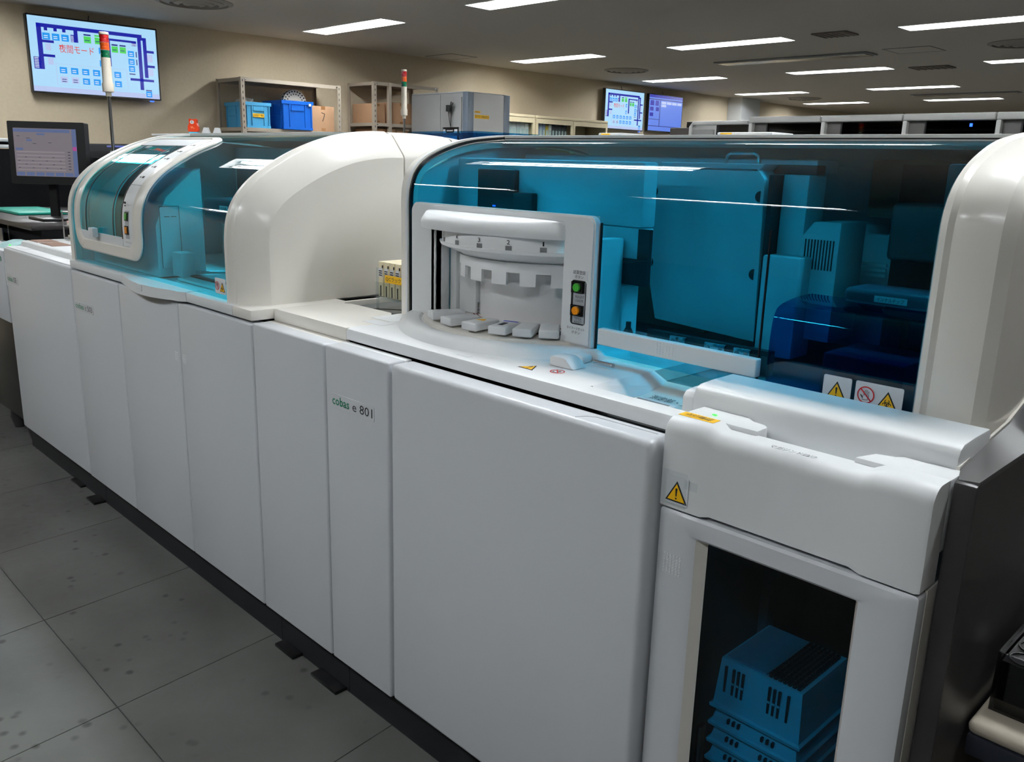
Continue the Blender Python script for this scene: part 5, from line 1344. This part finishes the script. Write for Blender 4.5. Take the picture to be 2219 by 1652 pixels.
# boxes on and behind the roofs
def clear_bin(x0, x1, y, z, lab, yel):
    x0 += .012; x1 += .012
    t = thing('parts_bin', lab, 'bin', ((x0+x1)/2, y+.05, z), group='clear bins on the large hood')
    B('body', x0, x1, y, y+.10, z, z+.015, mat('bin_blue_film', rgb(196, 204, 222), .2), t, .002)
    B('lid', x0-.003, x1+.003, y-.003, y+.103, z+.015, z+.022, WHITE, t, .003)
    B('clip', x0+.0, x0+.012, y-.006, y-.0031, z+.004, z+.014, CRATE_B, t); B('clip', x1-.012, x1, y-.006, y-.0031, z+.004, z+.014, CRATE_B, t)
    B('blue_tape', x0+.014, x1-.014, y-.0012, y-.0002, z+.008, z+.012, mat('tape_blue', rgb(40, 70, 180), .4), t)
    if yel: B('yellow_label', x0+.008, x0+.04, y-.0045, y-.003, z+.0165, z+.0205, YEL, t)
clear_bin(-1.28, -1.13, .88, 1.468, 'larger clear bin with white lid on the large hood roof', True)
clear_bin(-1.675, -1.595, .88, 1.468, 'smaller clear bin with white lid on the large hood roof', True)
bc = thing('blue_case', 'transparent blue plastic case standing behind the white hood', 'case', (-2.93, 1.4, 0))
BC = glass('case_blue', (0.25, 0.55, 0.75, 1), 0.05, 1.45)
B('stand', -3.2, -2.68, 1.33, 1.75, 0.0, 1.20, LGREY, bc, .01)
for a in ((-3.155, -2.715, 1.35, 1.355), (-3.155, -2.715, 1.70, 1.705), (-3.155, -3.150, 1.355, 1.70), (-2.720, -2.715, 1.355, 1.70)): B('pane', a[0], a[1], a[2], a[3], 1.20, 1.515, BC, bc)
B('lid', -3.16, -2.71, 1.345, 1.71, 1.515, 1.522, BC, bc)
B('inner_box', -2.86, -2.78, 1.42, 1.6, 1.20, 1.49, DGREY, bc, .004)
# orange figure-shaped timer and white holders behind the teal hood
lb_ = thing('low_cabinet', 'low pale cabinet whose top edge shows behind the teal hood', 'cabinet', (-5.5, 1.93, 0))
B('body', -6.68, -4.3, 1.68, 2.2, 0.0, 1.525, LGREY, lb_, .004)
B('top', -6.70, -4.28, 1.66, 2.22, 1.525, 1.540, mat('cab_top', rgb(190, 190, 188), .5), lb_, .003)
tm = thing('orange_timer', 'small orange timer with round white face behind the teal hood', 'timer', (-6.13, 1.72, 1.541))
f_ = Fr((-6.165, 1.70, 1.541), (.72, .69, 0), (0, 0, 1))
OR = mat('timer_orange', rgb(232, 66, 20), .4)
plates('body', [[(.012, .012), (.068, .012), (.078, .02), (.076, .05), (.066, .07), (.068, .095), (.060, .102), (.052, .098), (.026, .098), (.018, .102), (.012, .095), (.014, .07), (.004, .05), (.002, .02)]], f_, -.03, 0, OR, tm)
plates('foot', [rrect(.010, 0, .07, .012, .004)], f_, -.035, .004, mat('timer_foot', rgb(80, 180, 210), .4), tm)
plates('face', [[(.036+.015*math.cos(t*.524), .078+.013*math.sin(t*.524)) for t in range(12)]], f_, 0, .001, PURE, tm)
plates('hand', strip([(.034, .088), (.036, .077), (.030, .074)], .0025), f_, .001, .0015, INK, tm)
plates('print_stroke', strip([(.024, .05), (.030, .036), (.036, .05)], .004) + strip([(.040, .048), (.040, .037), (.052, .037)], .004), f_, 0, .0008, mat('timer_pale', rgb(250, 150, 110), .5), tm)
for k, (x, y, lb2) in enumerate(((-6.02, 1.735, 'left of two small white wedge holders beside the orange timer'), (-5.965, 1.79, 'right of two small white wedge holders beside the orange timer'))):
    f_ = Fr((x, y, 1.541), (.72, .69, 0), (0, 0, 1))
    o = plates('wedge_holder', [[(0, 0), (.055, 0), (.042, .042), (.016, .042)]], f_, -.03, 0, WHITE); tag(o, lb2, 'holder', 'white wedge holders'); recenter(o)

# dark analyser line far behind, parallel to the front line
BY = 5.0
RAIL = mat('rail_white', rgb(205, 205, 202), .3)
SMK = glass('far_smoked_window', (0.16, 0.17, 0.20, 1), .03, 1.4)
proto = None
segx = [-3.66, -3.075, -2.495, -1.915, -1.335, -.755, -.175]
names_ = ['first', 'second', 'third', 'fourth', 'fifth', 'sixth']
for k in range(6):
    x0, x1 = segx[k]+.004, segx[k+1]-.004
    lab = 'dark-windowed analyser of the far line, ' + names_[k] + ' after the small end unit' if k < 4 else 'dark-windowed analyser of the far line, hidden by the right hood end, ' + names_[k]
    t = thing('background_analyser', lab, 'analyser', ((x0+x1)/2, BY+.4, 0), group='dark-windowed analysers of the far line')
    B('body', x0, x1, BY+.05, BY+.9, 0, 1.2, mat('far_body', rgb(150, 150, 148), .5), t, .01)
    B('top_rail', x0, x1, BY, BY+.12, 1.745, 1.790, RAIL, t, .008, 3)
    B('post', x0, x0+.03, BY, BY+.08, 1.2, 1.745, RAIL, t, .006)
    B('side_panel', x0+.031, x0+.14, BY+.04, BY+.06, 1.2, 1.745, mat('far_grey', rgb(92, 90, 88), .5), t)
    B('window', x0+.14, x1, BY+.03, BY+.036, 1.2, 1.735, SMK, t)
    B('window_edge', x0+.14, x0+.15, BY+.02, BY+.03, 1.2, 1.74, BLACK, t)
    B('inner_back', x0, x1, BY+.6, BY+.62, 1.2, 1.70, mat('far_dark', rgb(26, 26, 30), .5), t)
    B('roof', x0, x1, BY+.12, BY+.9, 1.72, 1.76, mat('far_roof', rgb(40, 40, 42), .5), t)
    B('inner_shelf', x0+.17, x1-.03, BY+.3, BY+.5, 1.60, 1.64, mat('far_mid', rgb(44, 44, 52), .4), t)
    if k == 2: B('blue_status_light', x0+.42, x0+.435, BY+.022, BY+.029, 1.705, 1.725, LED_B, t)
e_ = thing('background_end_unit', 'small open white end unit at the left of the far line', 'analyser', (-3.9, BY+.3, 0))
B('body', -4.19, -3.67, BY+.05, BY+.7, 0, 1.2, MATS['far_body'], e_, .01)
prism('end_cheek', [(BY, 1.2), (BY, 1.72), (BY+.04, 1.76), (BY+.4, 1.76), (BY+.4, 1.2)], 'x', -4.20, -4.17, RAIL, e_, .004)
B('side_panel', -4.165, -3.98, BY+.02, BY+.04, 1.2, 1.70, MATS['far_body'], e_)
B('top_rail', -4.17, -3.67, BY, BY+.06, 1.735, 1.765, RAIL, e_, .006)
B('window', -3.96, -3.68, BY+.03, BY+.036, 1.2, 1.735, SMK, e_)
dk = thing('dark_cabinet', 'dark low cabinet with boxes behind the end unit of the far line', 'cabinet', (-5.9, 7.9, 0))
B('body', -6.4, -5.3, 7.8, 8.3, 0, 1.86, mat('dk_cab', rgb(70, 66, 64), .6), dk, .01); B('top_box', -6.2, -5.6, 7.85, 8.25, 1.861, 1.93, BLACK, dk, .005)

# trolley with black racks at the right edge
tl = thing('trolley', 'beige topped trolley at the lower right edge beside the end panel', 'trolley', (-.20, .35, 0))
B('top', -.318, .12, .215, .75, .575, .60, mat('trolley_top', rgb(196, 186, 168), .5), tl, .012, 3)
B('edge', -.316, .118, .217, .748, .54, .575, mat('trolley_edge', rgb(34, 38, 48), .5), tl, .004)
for (x, y) in ((-.27, .26), (.07, .26), (-.27, .70), (.07, .70)): B('leg', x-.02, x+.02, y-.02, y+.02, .02, .54, mat('trolley_leg', rgb(150, 136, 112), .5), tl, .004)
B('lower_shelf', -.30, .10, .23, .73, .20, .22, MATS['trolley_leg'], tl, .004)
B('back_panel', -.29, .09, .50, .52, .22, .54, MATS['trolley_leg'], tl)
rb = thing('black_tube_rack', 'clear black tube rack standing on the trolley at right edge', 'rack', (-.20, .38, .601))
SB = glass('smoke_acrylic', (.45, .45, .46, 1), .05, 1.45)
RX0, RX1, RY0, RY1 = -.305, -.05, .265, .62
for a in ((RX0, RX1, RY0, RY0+.004), (RX0, RX1, RY1-.004, RY1), (RX0, RX0+.004, RY0+.004, RY1-.004), (RX1-.004, RX1, RY0+.004, RY1-.004)): B('wall', a[0], a[1], a[2], a[3], .601, .70, SB, rb)
B('core', RX0+.006, RX1-.006, RY0+.006, RY1-.006, .602, .685, BLACK, rb)
for i in range(5):
    for j in range(7):
        lathe('well_ring', [(.019, .685), (.021, .685), (.021, .6875), (.019, .6875), (.019, .685)], RX0+.03+.048*i, RY0+.03+.048*j, GLOSSBLK, rb, 16)
B('white_tag', RX0+.04, RX0+.06, RY0+.05, RY0+.075, .6876, .692, PURE, rb)
